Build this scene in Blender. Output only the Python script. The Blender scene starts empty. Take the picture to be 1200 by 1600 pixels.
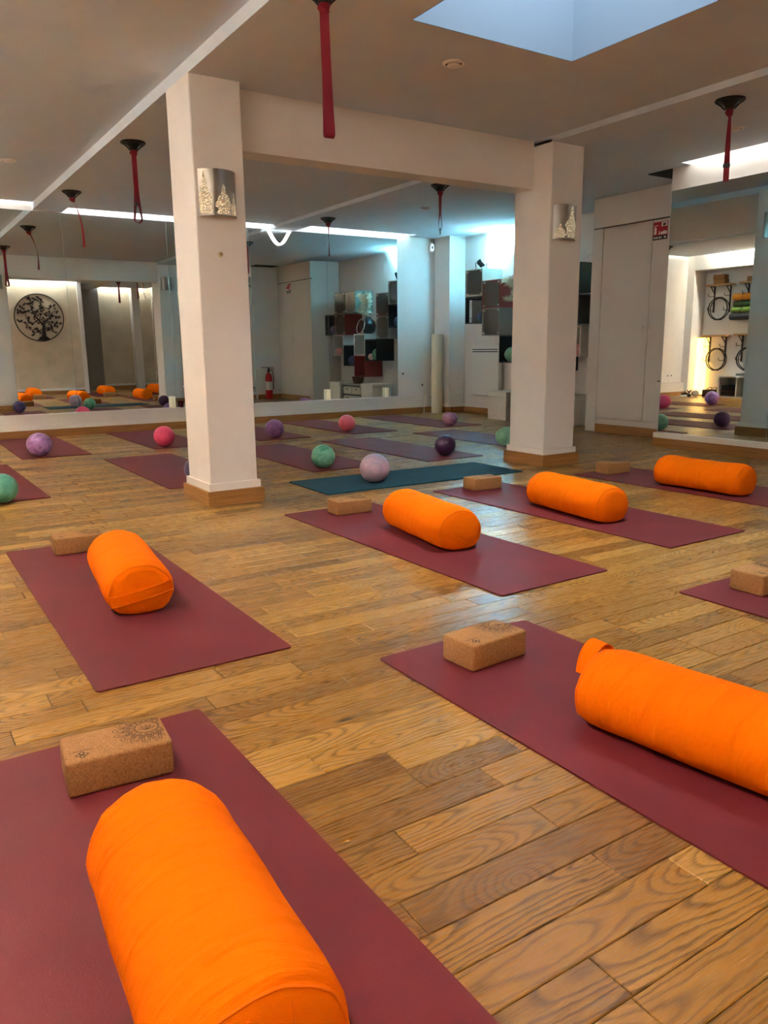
import bpy, bmesh, math, random
from mathutils import Vector, Matrix, noise
random.seed(7)
SC = bpy.context.scene
COL = SC.collection
PI = math.pi

# ------------------------------------------------------------------ camera
W_PX, H_PX, F_PX = 1200, 1600, 1219.6
CAM_H = 0.93
PITCH, ROLL, YAW = math.radians(11.833), math.radians(0.6257), math.radians(32.77)
def cam_axes():
    f = Vector((math.sin(YAW)*math.cos(PITCH), math.cos(YAW)*math.cos(PITCH), -math.sin(PITCH)))
    rt = Vector((math.cos(YAW), -math.sin(YAW), 0))
    d = f.cross(rt)
    r2 = math.cos(ROLL)*rt + math.sin(ROLL)*d
    d2 = -math.sin(ROLL)*rt + math.cos(ROLL)*d
    return r2, d2, f
RT, DN, FW = cam_axes()
cam_data = bpy.data.cameras.new('camera')
cam = bpy.data.objects.new('camera', cam_data)
COL.objects.link(cam)
m = Matrix((RT, -DN, -FW)).transposed().to_4x4()
m.translation = Vector((0, 0, CAM_H))
cam.matrix_world = m
cam_data.sensor_fit = 'HORIZONTAL'
cam_data.sensor_width = 36.0
cam_data.lens = 36.0*F_PX/W_PX
cam_data.clip_start = 0.02
cam_data.clip_end = 200
SC.camera = cam
def project(p):
    v = Vector(p) - Vector((0, 0, CAM_H))
    z = v.dot(FW)
    return (600+F_PX*v.dot(RT)/z, 800+F_PX*v.dot(DN)/z, z) if z > 0.05 else (-9999, -9999, z)

# ------------------------------------------------------------------ world, lights, exposure
world = bpy.data.worlds.new('daylight')
SC.world = world
world.use_nodes = True
bg = world.node_tree.nodes['Background']
bg.inputs[0].default_value = (0.62, 0.80, 1.0, 1)
bg.inputs[1].default_value = 1.0
SKYLIGHT_POWER = 17.0     # opal skylight glazing
LED_POWER = 13.5         # cove strips
LED_LEFT = 100.0
LED_FRONT = 32.0
FLOOD_POWER = 1000.0
LAMP_POWER = 4.0
SC.view_settings.view_transform = 'Standard'
SC.view_settings.look = 'None'
SC.view_settings.gamma = 1.0
SC.view_settings.use_curve_mapping = False
SC.view_settings.exposure = 0.53
SC.cycles.max_bounces = 12
SC.cycles.diffuse_bounces = 6
SC.cycles.glossy_bounces = 6
SC.cycles.sample_clamp_indirect = 60.0

# ------------------------------------------------------------------ materials
def S(r, g, b):
    def c(v):
        v /= 255.0
        return v/12.92 if v <= 0.04045 else ((v+0.055)/1.055)**2.4
    return (c(r), c(g), c(b), 1)
MATS = {}
class NT:
    def __init__(s, name):
        s.m = bpy.data.materials.new(name)
        s.m.use_nodes = True
        s.t = s.m.node_tree
        s.b = s.t.nodes['Principled BSDF']
        s.out = s.t.nodes['Material Output']
    def n(s, typ, inp=None, **kw):
        nd = s.t.nodes.new(typ)
        for k, v in kw.items():
            setattr(nd, k, v)
        if inp:
            for k, v in inp.items():
                s.set(nd.inputs[k], v)
        return nd
    def set(s, sock, v):
        if isinstance(v, bpy.types.NodeSocket):
            s.t.links.new(v, sock)
        elif isinstance(v, bpy.types.Node):
            s.t.links.new(v.outputs[0], sock)
        else:
            sock.default_value = v
    def math(s, op, a, b=None, c=None):
        nd = s.n('ShaderNodeMath', operation=op)
        s.set(nd.inputs[0], a)
        if b is not None: s.set(nd.inputs[1], b)
        if c is not None: s.set(nd.inputs[2], c)
        return nd.outputs[0]
    def ramp(s, fac, stops, interp='LINEAR'):
        nd = s.n('ShaderNodeValToRGB')
        nd.color_ramp.interpolation = interp
        e = nd.color_ramp.elements
        while len(e) < len(stops): e.new(0.5)
        for el, (p, c) in zip(e, stops):
            el.position = p; el.color = c
        s.set(nd.inputs[0], fac)
        return nd.outputs[0]
    def mix(s, fac, a, b, blend='MIX'):
        nd = s.n('ShaderNodeMix', data_type='RGBA', blend_type=blend)
        s.set(nd.inputs[0], fac); s.set(nd.inputs[6], a); s.set(nd.inputs[7], b)
        return nd.outputs[2]
    def bump(s, h, strength=0.2, dist=0.01):
        nd = s.n('ShaderNodeBump', {'Strength': strength, 'Distance': dist, 'Height': h})
        s.set(s.b.inputs['Normal'], nd.outputs[0])
    def p(s, **kw):
        for k, v in kw.items():
            s.set(s.b.inputs[k.replace('_', ' ')], v)

def mat(name, col, rough=0.6, metal=0.0, spec=0.5, noise_scale=None, noise_amt=0.08, bump=0.0, bump_scale=None, emit=None, estr=0.0, sheen=0.0, coat=0.0):
    if name in MATS: return MATS[name]
    t = NT(name)
    t.p(Base_Color=col, Roughness=rough, Metallic=metal)
    t.b.inputs['Specular IOR Level'].default_value = spec
    if sheen: t.b.inputs['Sheen Weight'].default_value = sheen
    if coat: t.b.inputs['Coat Weight'].default_value = coat
    co = t.n('ShaderNodeTexCoord').outputs['Object']
    if noise_scale:
        nz = t.n('ShaderNodeTexNoise', {'Vector': co, 'Scale': noise_scale, 'Detail': 5.0})
        dark = tuple(c*(1-noise_amt*2) for c in col[:3])+(1,)
        lite = tuple(min(1, c*(1+noise_amt*2)) for c in col[:3])+(1,)
        t.p(Base_Color=t.ramp(nz.outputs[0], [(0.3, dark), (0.7, lite)]))
    if bump:
        nb = t.n('ShaderNodeTexNoise', {'Vector': co, 'Scale': bump_scale or 80.0, 'Detail': 4.0})
        t.bump(nb.outputs[0], bump, 0.01)
    if emit:
        t.p(Emission_Color=emit); t.b.inputs['Emission Strength'].default_value = estr
    MATS[name] = t.m
    return t.m

def plank_material():
    t = NT('oak_planks')
    geo = t.n('ShaderNodeNewGeometry')
    oi = t.n('ShaderNodeObjectInfo')
    R = t.math('FRACT', t.math('ADD', t.math('MULTIPLY', oi.outputs['Random'], 7.13), t.math('MULTIPLY', geo.outputs['Random Per Island'], 13.71)))
    R2 = t.math('FRACT', t.math('MULTIPLY', R, 17.31))
    R3 = t.math('FRACT', t.math('MULTIPLY', R, 43.77))
    xyz = t.n('ShaderNodeSeparateXYZ', {0: geo.outputs['Position']})
    x, y = xyz.outputs[0], xyz.outputs[1]
    yl = t.math('MULTIPLY', t.math('SUBTRACT', t.math('FRACT', t.math('DIVIDE', t.math('SUBTRACT', y, 0.624-0.088*40), 0.088)), 0.5), 0.088)
    yc = t.math('SUBTRACT', yl, t.math('MULTIPLY', t.math('SUBTRACT', R2, 0.5), 0.07))
    xo = t.math('ADD', x, t.math('MULTIPLY', R, 60.0))
    # the saw cuts the rings at a slowly changing depth: cathedral arches
    v1 = t.n('ShaderNodeCombineXYZ', {0: xo, 1: t.math('MULTIPLY', R3, 50.0)})
    nz = t.n('ShaderNodeTexNoise', {'Vector': v1, 'Scale': 1.6, 'Detail': 1.0})
    depth = t.math('MULTIPLY', t.math('SUBTRACT', nz.outputs[0], 0.5), 0.36)
    v2 = t.n('ShaderNodeCombineXYZ', {0: t.math('MULTIPLY', xo, 9.0), 1: t.math('MULTIPLY', y, 30.0), 2: R3})
    wob = t.n('ShaderNodeTexNoise', {'Vector': v2, 'Scale': 1.0, 'Detail': 3.0})
    ycw = t.math('ADD', yc, t.math('MULTIPLY', t.math('SUBTRACT', wob.outputs[0], 0.5), 0.026))
    r = t.math('SQRT', t.math('ADD', t.math('MULTIPLY', ycw, ycw), t.math('MULTIPLY', depth, depth)))
    ring = t.math('FRACT', t.math('MULTIPLY', r, 95.0))
    ringc = t.ramp(ring, [(0.0, (0.0, 0.0, 0.0, 1)), (0.16, (0.35, 0.35, 0.35, 1)), (0.34, (0.9, 0.9, 0.9, 1)), (0.8, (1, 1, 1, 1)), (1.0, (0.0, 0.0, 0.0, 1))])
    v3 = t.n('ShaderNodeCombineXYZ', {0: t.math('MULTIPLY', xo, 14.0), 1: t.math('MULTIPLY', y, 520.0), 2: R3})
    pore = t.n('ShaderNodeTexNoise', {'Vector': v3, 'Scale': 1.0, 'Detail': 3.0})
    porec = t.ramp(pore.outputs[0], [(0.36, (0.45, 0.45, 0.45, 1)), (0.55, (1, 1, 1, 1))])
    v4 = t.n('ShaderNodeCombineXYZ', {0: t.math('MULTIPLY', xo, 2.2), 1: t.math('MULTIPLY', y, 9.0), 2: R2})
    blot = t.n('ShaderNodeTexNoise', {'Vector': v4, 'Scale': 1.0, 'Detail': 3.0})
    tone = t.ramp(R, [(0.0, S(132, 90, 38)), (0.22, S(153, 108, 44)), (0.6, S(170, 121, 50)), (1.0, S(196, 148, 72))])
    dark = t.mix(0.72, tone, S(58, 36, 16))
    ringf = t.math('MULTIPLY', t.math('SUBTRACT', 1.0, ringc), t.math('ADD', 0.55, t.math('MULTIPLY', R2, 0.45)))
    c = t.mix(ringf, tone, dark)
    c = t.mix(0.45, c, porec, 'MULTIPLY')
    c = t.mix(t.math('MULTIPLY', t.math('SUBTRACT', blot.outputs[0], 0.3), 0.6), c, t.mix(0.5, tone, S(60, 40, 22)))
    # rare knots
    v5 = t.n('ShaderNodeCombineXYZ', {0: t.math('MULTIPLY', xo, 2.6), 1: t.math('MULTIPLY', y, 9.0)})
    vo = t.n('ShaderNodeTexVoronoi', {'Vector': v5, 'Scale': 1.0})
    knot = t.ramp(vo.outputs['Distance'], [(0.03, (1, 1, 1, 1)), (0.11, (0, 0, 0, 1))])
    c = t.mix(t.math('MULTIPLY', knot, t.math('GREATER_THAN', R3, 0.55)), c, S(48, 30, 16))
    t.p(Base_Color=c, Roughness=t.math('ADD', 0.27, t.math('MULTIPLY', t.math('SUBTRACT', 1.0, porec), 0.25)))
    t.bump(t.math('ADD', t.math('MULTIPLY', ringc, 0.5), porec), 0.22, 0.0012)
    return t.m
OAK = plank_material()

def oak_trim_material():
    t = NT('oak_trim')
    geo = t.n('ShaderNodeNewGeometry')
    xyz = t.n('ShaderNodeSeparateXYZ', {0: geo.outputs['Position']})
    v = t.n('ShaderNodeCombineXYZ', {0: t.math('MULTIPLY', xyz.outputs[0], 3.0), 1: t.math('MULTIPLY', xyz.outputs[1], 3.0), 2: t.math('MULTIPLY', xyz.outputs[2], 120.0)})
    nz = t.n('ShaderNodeTexNoise', {'Vector': v, 'Scale': 1.0, 'Detail': 4.0})
    t.p(Base_Color=t.ramp(nz.outputs[0], [(0.3, S(138, 92, 44)), (0.7, S(176, 124, 66))]), Roughness=0.42)
    return t.m
TRIM = oak_trim_material()

def cork_material():
    t = NT('cork')
    co = t.n('ShaderNodeTexCoord').outputs['Object']
    n1 = t.n('ShaderNodeTexNoise', {'Vector': co, 'Scale': 260.0, 'Detail': 4.0, 'Roughness': 0.7})
    n2 = t.n('ShaderNodeTexVoronoi', {'Vector': co, 'Scale': 190.0})
    c = t.ramp(n1.outputs[0], [(0.28, S(104, 66, 34)), (0.5, S(164, 114, 62)), (0.75, S(192, 144, 88))])
    c = t.mix(0.35, c, t.ramp(n2.outputs['Color'], [(0.0, S(124, 80, 42)), (1.0, S(190, 140, 84))]))
    t.p(Base_Color=c, Roughness=0.8)
    t.bump(n1.outputs[0], 0.35, 0.002)
    return t.m
CORK = cork_material()

def yoga_mat_material(name, col, rough):
    t = NT(name)
    co = t.n('ShaderNodeTexCoord').outputs['Object']
    n1 = t.n('ShaderNodeTexNoise', {'Vector': co, 'Scale': 420.0, 'Detail': 2.0})
    n2 = t.n('ShaderNodeTexNoise', {'Vector': co, 'Scale': 3.0, 'Detail': 4.0})
    lite = tuple(min(1, c*1.16) for c in col[:3])+(1,)
    dark = tuple(c*0.88 for c in col[:3])+(1,)
    t.p(Base_Color=t.ramp(n2.outputs[0], [(0.3, dark), (0.7, lite)]), Roughness=rough)
    t.b.inputs['Specular IOR Level'].default_value = 0.3
    t.bump(n1.outputs[0], 0.28, 0.002)
    return t.m
MAT_RED = yoga_mat_material('burgundy_rubber', S(104, 33, 40), 0.6)
MAT_TEAL = yoga_mat_material('teal_cloth', S(20, 66, 80), 0.85)

def bolster_material():
    t = NT('orange_cotton')
    co = t.n('ShaderNodeTexCoord').outputs['Object']
    weave = t.n('ShaderNodeTexNoise', {'Vector': co, 'Scale': 900.0, 'Detail': 1.0})
    mp = t.n('ShaderNodeMapping', {'Vector': co, 'Scale': (6.0, 26.0, 6.0)})
    fold = t.n('ShaderNodeTexNoise', {'Vector': mp.outputs[0], 'Scale': 1.0, 'Detail': 3.0, 'Distortion': 0.8})
    big = t.n('ShaderNodeTexNoise', {'Vector': co, 'Scale': 7.0, 'Detail': 2.0})
    h = t.math('ADD', t.math('MULTIPLY', fold.outputs[0], 0.8), t.math('ADD', t.math('MULTIPLY', weave.outputs[0], 0.05), t.math('MULTIPLY', big.outputs[0], 0.8)))
    t.p(Base_Color=S(255, 117, 0), Roughness=0.9)
    t.b.inputs['Specular IOR Level'].default_value = 0.08
    t.bump(h, 0.75, 0.035)
    return t.m
ORANGE = bolster_material()
ORANGE_PIPE = mat('orange_piping', S(250, 116, 0), 0.8, spec=0.2)

def ball_material(name, a, b, marbled=True):
    t = NT(name)
    co = t.n('ShaderNodeTexCoord').outputs['Object']
    nz = t.n('ShaderNodeTexNoise', {'Vector': co, 'Scale': 9.0, 'Detail': 5.0, 'Distortion': 2.2})
    if marbled:
        t.p(Base_Color=t.ramp(nz.outputs[0], [(0.36, a), (0.5, tuple((p+q)/2 for p, q in zip(a, b))), (0.62, b)]))
    else:
        t.p(Base_Color=t.ramp(nz.outputs[0], [(0.3, a), (0.7, b)]))
    t.p(Roughness=0.36)
    n2 = t.n('ShaderNodeTexNoise', {'Vector': co, 'Scale': 14.0, 'Detail': 2.0})
    t.bump(n2.outputs[0], 0.15, 0.02)
    return t.m

def plaster(name, col, amt, scale=6.0, rough=0.85, bump=0.05):
    t = NT(name)
    geo = t.n('ShaderNodeNewGeometry')
    n1 = t.n('ShaderNodeTexNoise', {'Vector': geo.outputs['Position'], 'Scale': scale, 'Detail': 6.0})
    n2 = t.n('ShaderNodeTexNoise', {'Vector': geo.outputs['Position'], 'Scale': 45.0, 'Detail': 3.0})
    dark = tuple(c*(1-amt) for c in col[:3])+(1,)
    lite = tuple(min(0.95, c*(1+amt)) for c in col[:3])+(1,)
    t.p(Base_Color=t.ramp(n1.outputs[0], [(0.3, dark), (0.7, lite)]), Roughness=rough)
    t.b.inputs['Specular IOR Level'].default_value = 0.25
    t.bump(n2.outputs[0], bump, 0.01)
    return t.m
WHITE = plaster('white_wall_paint', S(226, 220, 214), 0.02)
CEIL = plaster('ceiling_paint', S(204, 212, 222), 0.02)
BEIGE = plaster('beige_lime_plaster', S(205, 190, 165), 0.10, 3.5, bump=0.15)
GREYWALL = plaster('grey_paint', S(150, 145, 140), 0.03)
TRIMW = mat('white_trim_paint', S(228, 222, 216), 0.5)
CLOSET = mat('closet_lacquer', S(212, 204, 196), 0.45)
MIRROR = mat('mirror_silver', (0.78, 0.83, 0.81, 1), 0.0, 1.0)
MIRROR_EDGE = mat('mirror_edge', S(150, 170, 165), 0.25)
BLACK = mat('black_metal', S(28, 29, 30), 0.42, 0.3)
BLACKP = mat('black_plastic', S(24, 24, 26), 0.45)
RED_STRAP = mat('red_webbing', S(134, 6, 36), 0.7, bump=0.25, bump_scale=500.0)
STEEL = mat('brushed_steel', S(150, 142, 134), 0.32, 1.0, bump=0.1, bump_scale=60.0)
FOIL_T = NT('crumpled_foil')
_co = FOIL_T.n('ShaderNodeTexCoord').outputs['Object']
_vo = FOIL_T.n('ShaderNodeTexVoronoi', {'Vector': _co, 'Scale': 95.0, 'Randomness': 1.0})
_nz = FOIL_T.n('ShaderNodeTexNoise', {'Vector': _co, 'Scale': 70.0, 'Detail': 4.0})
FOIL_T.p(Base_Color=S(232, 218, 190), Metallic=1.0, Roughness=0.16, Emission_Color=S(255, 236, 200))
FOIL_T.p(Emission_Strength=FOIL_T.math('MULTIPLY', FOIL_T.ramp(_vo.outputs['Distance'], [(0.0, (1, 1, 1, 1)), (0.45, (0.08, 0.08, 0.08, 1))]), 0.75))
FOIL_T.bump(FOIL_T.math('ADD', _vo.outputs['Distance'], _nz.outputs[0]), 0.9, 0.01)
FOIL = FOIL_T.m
IVORY = mat('ivory_paper', S(228, 218, 190), 0.75)
WAX = mat('candle_wax', S(240, 232, 205), 0.5, emit=S(255, 240, 200), estr=0.05)
REDGLASS = mat('dark_red_glass', S(70, 12, 22), 0.15)
INK = mat('dark_ink', S(44, 28, 20), 0.8)
def glass_panel():
    t = NT('veiled_door_glass')
    tr = t.n('ShaderNodeBsdfTransparent', {'Color': (0.97, 0.98, 0.98, 1)})
    gl = t.n('ShaderNodeBsdfGlossy', {'Color': (1, 1, 1, 1), 'Roughness': 0.02})
    fr = t.n('ShaderNodeFresnel', {'IOR': 1.5})
    mx = t.n('ShaderNodeMixShader', {0: fr.outputs[0], 1: tr.outputs[0], 2: gl.outputs[0]})
    df = t.n('ShaderNodeBsdfDiffuse', {'Color': (0.75, 0.78, 0.76, 1)})  # pale diffuse veil added so the dark cube interiors look lighter
    m2 = t.n('ShaderNodeMixShader', {0: 0.045, 1: mx.outputs[0], 2: df.outputs[0]})
    t.t.links.new(m2.outputs[0], t.out.inputs[0])
    return t.m
GLASS = glass_panel()
def emitter(name, col, strength):
    return mat(name, (0.8, 0.8, 0.8, 1), 0.5, emit=col, estr=strength)

# ------------------------------------------------------------------ mesh helpers
class G:
    def __init__(s):
        s.v, s.f = [], []
    def add(s, vs, fs):
        o = len(s.v)
        s.v += [tuple(q) for q in vs]
        s.f += [tuple(i+o for i in f) for f in fs]
        return s
    def box(s, x0, y0, z0, x1, y1, z1):
        vs = [(x, y, z) for z in (z0, z1) for y in (y0, y1) for x in (x0, x1)]
        return s.add(vs, [(0, 2, 3, 1), (4, 5, 7, 6), (0, 1, 5, 4), (2, 6, 7, 3), (0, 4, 6, 2), (1, 3, 7, 5)])
    def bbox(s, x0, y0, z0, x1, y1, z1, b=0.005, seg=2):
        bm = bmesh.new()
        g = G().box(x0, y0, z0, x1, y1, z1)
        vv = [bm.verts.new(q) for q in g.v]
        for f in g.f: bm.faces.new([vv[i] for i in f])
        bmesh.ops.bevel(bm, geom=bm.edges[:], offset=b, segments=seg, profile=0.5, affect='EDGES')
        return s.bm(bm)
    def bm(s, bm):
        bm.verts.index_update()
        s.add([v.co[:] for v in bm.verts], [[v.index for v in f.verts] for f in bm.faces])
        bm.free()
        return s
    def rings(s, rings, cap0=True, cap1=True, close=False):
        n = len(rings[0]); k = len(rings)
        vs = [p for r in rings for p in r]
        fs = []
        for i in range(k if close else k-1):
            a, b = i*n, ((i+1) % k)*n
            for j in range(n):
                j2 = (j+1) % n
                fs.append((a+j, a+j2, b+j2, b+j))
        if not close:
            if cap0: fs.append(tuple(range(n-1, -1, -1)))
            if cap1: fs.append(tuple((k-1)*n+j for j in range(n)))
        return s.add(vs, fs)
    def lathe(s, prof, n=24, c=(0, 0, 0), caps=True):
        return s.rings([[(c[0]+r*math.cos(2*PI*j/n), c[1]+r*math.sin(2*PI*j/n), c[2]+z) for j in range(n)] for r, z in prof], caps, caps)
    def cyl(s, p0, p1, r0, r1=None, n=12):
        r1 = r0 if r1 is None else r1
        p0, p1 = Vector(p0), Vector(p1)
        d = (p1-p0).normalized()
        u = d.orthogonal().normalized(); w = d.cross(u)
        return s.rings([[p+r*(math.cos(2*PI*j/n)*u+math.sin(2*PI*j/n)*w) for j in range(n)] for p, r in ((p0, r0), (p1, r1))])
    def tube(s, pts, r, n=8, close=False):
        pts = [Vector(q) for q in pts]
        rr = r if isinstance(r, (list, tuple)) else [r]*len(pts)
        rings, u = [], None
        k = len(pts)
        for i, p in enumerate(pts):
            a = pts[(i-1) % k] if (i or close) else p
            b = pts[(i+1) % k] if (i < k-1 or close) else p
            d = (b-a).normalized()
            u = d.orthogonal().normalized() if u is None else (u-d*u.dot(d)).normalized()
            w = d.cross(u)
            rings.append([p+rr[i]*(math.cos(2*PI*j/n)*u+math.sin(2*PI*j/n)*w) for j in range(n)])
        return s.rings(rings, close=close)
    def ribbon(s, pts, sides, width, th=0.003):
        rings = []
        k = len(pts)
        P = [Vector(q) for q in pts]
        for i in range(k):
            d = (P[min(i+1, k-1)]-P[max(i-1, 0)]).normalized()
            sd = Vector(sides[i]); sd = (sd-d*sd.dot(d)).normalized()
            nn = d.cross(sd)
            w = width[i] if isinstance(width, (list, tuple)) else width
            rings.append([P[i]+sd*w/2+nn*th/2, P[i]-sd*w/2+nn*th/2, P[i]-sd*w/2-nn*th/2, P[i]+sd*w/2-nn*th/2])
        return s.rings(rings)
    def sphere(s, c, r, nu=32, nv=18, fn=None):
        c = Vector(c)
        vs = [c+Vector((0, 0, -r))]
        for i in range(1, nv):
            a = -PI/2+PI*i/nv
            for j in range(nu):
                b = 2*PI*j/nu
                vs.append(c+r*Vector((math.cos(a)*math.cos(b), math.cos(a)*math.sin(b), math.sin(a))))
        vs.append(c+Vector((0, 0, r)))
        if fn: vs = [fn(Vector(q)) for q in vs]
        fs = [(0, 1+(j+1) % nu, 1+j) for j in range(nu)]
        for i in range(nv-2):
            for j in range(nu):
                a, b = 1+i*nu+j, 1+i*nu+(j+1) % nu
                fs.append((a, b, b+nu, a+nu))
        L = len(vs)-1
        fs += [(L, L-nu+j, L-nu+(j+1) % nu) for j in range(nu)]
        return s.add(vs, fs)
    def prism(s, poly, h0, h1, fn):
        """poly: 2D points; fn(u, v, h) -> 3D"""
        n = len(poly)
        vs = [fn(u, v, h0) for u, v in poly]+[fn(u, v, h1) for u, v in poly]
        fs = [tuple(range(n-1, -1, -1)), tuple(range(n, 2*n))]+[(j, (j+1) % n, n+(j+1) % n, n+j) for j in range(n)]
        return s.add(vs, fs)
    def mesh(s, name, smooth=True, angle=38):
        me = bpy.data.meshes.new(name)
        me.from_pydata(s.v, [], s.f)
        bm = bmesh.new(); bm.from_mesh(me)
        bmesh.ops.recalc_face_normals(bm, faces=bm.faces[:])
        bm.to_mesh(me); bm.free()
        if smooth:
            me.shade_smooth()
            me.set_sharp_from_angle(angle=math.radians(angle))
        return me

def obj(name, g, m, parent=None, loc=(0, 0, 0), rot=(0, 0, 0), smooth=True):
    me = g.mesh(name, smooth) if isinstance(g, G) else g
    if m is not None and (len(me.materials) == 0):
        me.materials.append(m)
    o = bpy.data.objects.new(name, me)
    COL.objects.link(o)
    o.location = loc; o.rotation_euler = rot
    if parent: o.parent = parent
    if m is not None and me.materials[0] != m:
        o.material_slots[0].link = 'OBJECT'; o.material_slots[0].material = m
    return o
def tag(o, label, cat, group=None):
    o['label'] = label; o['category'] = cat
    if group: o['group'] = group
    return o
def thing(name, label, cat, loc=(0, 0, 0), rotz=0.0, group=None):
    o = bpy.data.objects.new(name, None)
    COL.objects.link(o)
    o.empty_display_size = 0.05
    o.location = loc; o.rotation_euler = (0, 0, rotz)
    return tag(o, label, cat, group)
def struct(name, g, m, parent=None, smooth=True):
    o = obj(name, g, m, parent, smooth=smooth)
    if parent is None: o['kind'] = 'structure'
    return o

# ------------------------------------------------------------------ room dimensions
XL, XR = -0.42, 7.28         # room-side face of the niche wall / wall with the cubes
YB = 9.45                    # wall with the long mirror
YF = -1.5                    # wall behind the camera
YT = 0.05                    # face of the plaster wall with the metal tree
XM = 6.17                    # short mirror on the cube side
TOP = 2.80

# ------------------------------------------------------------------ floor of oak planks
floor = struct('floor', G().box(-0.80, YF-0.1, -0.10, XR+0.1, YB+0.1, -0.012), mat('floor_subfloor', S(50, 33, 20), 0.9))
PW = 0.088
rows = [(k, 0.624+PW*k) for k in range(int((YF-0.624)/PW)-1, int((YB-0.624)/PW)+1)]
seed_joint = {0: 0.827, 1: 1.13, 2: 1.024, 3: 0.65, 4: 1.035, 5: 0.755, 6: 1.045}
LENS = (0.28, 0.38, 0.46, 0.55, 0.64, 0.78, 0.92)
def plank_g(L):
    g = 0.0009; b = 0.0016
    x0, x1, y0, y1 = g, L-g, g, PW-g
    vs = [(x0, y0, -0.012), (x1, y0, -0.012), (x1, y1, -0.012), (x0, y1, -0.012),
          (x0, y0, -b), (x1, y0, -b), (x1, y1, -b), (x0, y1, -b),
          (x0+b, y0+b, 0), (x1-b, y0+b, 0), (x1-b, y1-b, 0), (x0+b, y1-b, 0)]
    fs = [(8, 9, 10, 11)]
    for j in range(4):
        k = (j+1) % 4
        fs += [(j, k, 4+k, 4+j), (4+j, 4+k, 8+k, 8+j)]
    return G().add(vs, fs)
plank_mesh = {L: plank_g(L).mesh('plank', smooth=False) for L in LENS}
for me in plank_mesh.values(): me.materials.append(OAK)
planks = []
prng = random.Random(3)
for k, y in rows:
    start = seed_joint.get(k, prng.uniform(0.5, 1.3))
    x = start
    while x < XR:
        L = prng.choice(LENS); planks.append((x, y, L)); x += L
    x = start
    while x > -0.80:
        L = prng.choice(LENS); x -= L; planks.append((x, y, L))
def plank_score(p):
    x, y, L = p
    best = 1e9
    for q in ((x, y), (x+L/2, y), (x+L, y)):
        u, v, z = project((q[0], q[1], 0))
        if z > 0 and -40 < u < 1240 and 0 < v < 1640: best = min(best, z)
    return best
planks.sort(key=plank_score)
for x, y, L in planks[:300]:
    obj('plank', plank_mesh[L], OAK, floor, (x, y, 0))
rest = G()
for x, y, L in planks[300:]:
    p = plank_g(L)
    rest.add([(a+x, b+y, c) for a, b, c in p.v], p.f)
o = obj('far_planks', rest, OAK, floor, smooth=False); o['kind'] = 'stuff'

# ------------------------------------------------------------------ ceiling, beams, coves
cg = G()
cg.box(-0.30, YF, 2.49, 1.65, YB-0.07, TOP)                        # bay over the niche side
SKX0, SKX1, SKY0, SKY1 = 2.33, 3.39, 1.95, 3.335
CZ = 2.44
cg.box(1.95, YT+0.16, CZ, SKX0, YB-0.20, TOP).box(SKX1, YT+0.16, CZ, 4.39, YB-0.20, TOP)
cg.box(SKX0, YT+0.16, CZ, SKX1, SKY0, TOP).box(SKX0, SKY1, CZ, SKX1, YB-0.20, TOP)
cg.box(4.05, YF, CZ, 4.39, YT+0.16, TOP)
cg.box(4.71, YF+0.16, 2.46, XM-0.13, 4.62, TOP).box(4.71, 4.62, 2.46, XR, YB-0.20, TOP)
cg.box(6.55, YB-0.20, 2.46, XR, YB, TOP)
cg.box(-0.80, YF, TOP, 7.4, YB+0.05, TOP+0.05) if False else None
ceiling = struct('ceiling', cg, CEIL, smooth=False)
lid = G()
for b in ((-0.80, YF, -0.30, YB), (-0.30, YB-0.07, 1.65, YB), (1.95, YB-0.20, 4.39, YB), (4.71, YB-0.20, 6.55, YB),
          (XM-0.13, YF, XM, 4.62), (1.95, YT, 4.05, YT+0.16), (4.71, YF, XM-0.13, YF+0.16)):
    lid.box(b[0], b[1], 2.68, b[2], b[3], TOP)
obj('cove_lid', lid, TRIMW, ceiling, smooth=False)
obj('beam', G().box(1.65, YF, 2.42, 1.95, YB, TOP), CEIL, ceiling, smooth=False)
obj('beam', G().box(4.39, YF, 2.40, 4.71, YB, TOP), CEIL, ceiling, smooth=False)
obj('beam', G().box(1.95, 4.68, 2.10, 4.39, 4.86, CZ+0.02), WHITE, ceiling, smooth=False)
# skylight shaft and opal glazing
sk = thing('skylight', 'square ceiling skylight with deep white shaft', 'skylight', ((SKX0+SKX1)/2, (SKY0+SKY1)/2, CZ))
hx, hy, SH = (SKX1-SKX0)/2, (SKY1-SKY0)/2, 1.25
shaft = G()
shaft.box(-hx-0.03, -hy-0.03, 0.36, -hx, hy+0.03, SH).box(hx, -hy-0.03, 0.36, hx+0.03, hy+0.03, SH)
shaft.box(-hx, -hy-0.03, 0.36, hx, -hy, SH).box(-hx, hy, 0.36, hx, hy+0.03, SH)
obj('shaft', shaft, mat('dimmed_shaft_paint', S(100, 115, 130), 0.8), sk, smooth=False)  # white shaft darkened and blued in its paint to tame the visible daylight
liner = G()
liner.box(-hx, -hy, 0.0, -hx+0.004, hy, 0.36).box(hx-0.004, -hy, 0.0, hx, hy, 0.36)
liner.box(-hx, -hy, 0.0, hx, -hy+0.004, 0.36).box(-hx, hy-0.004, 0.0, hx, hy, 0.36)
obj('shaft_lining', liner, mat('dimmed_shaft_paint', S(100, 115, 130), 0.8), sk, smooth=False)
obj('glazing', G().box(-hx, -hy, SH, hx, hy, SH+0.02), emitter('daylight_glazing', (0.86, 0.95, 1.0, 1), SKYLIGHT_POWER), sk, smooth=False)
# flat plate above the closet corner, an opening's inner shade put into its colour
obj('opening_shade_plate', G().box(6.16, 4.80, 2.452, 6.62, 5.06, 2.4595), mat('void_shade_paint', S(38, 36, 34), 0.9), ceiling, smooth=False)

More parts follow.
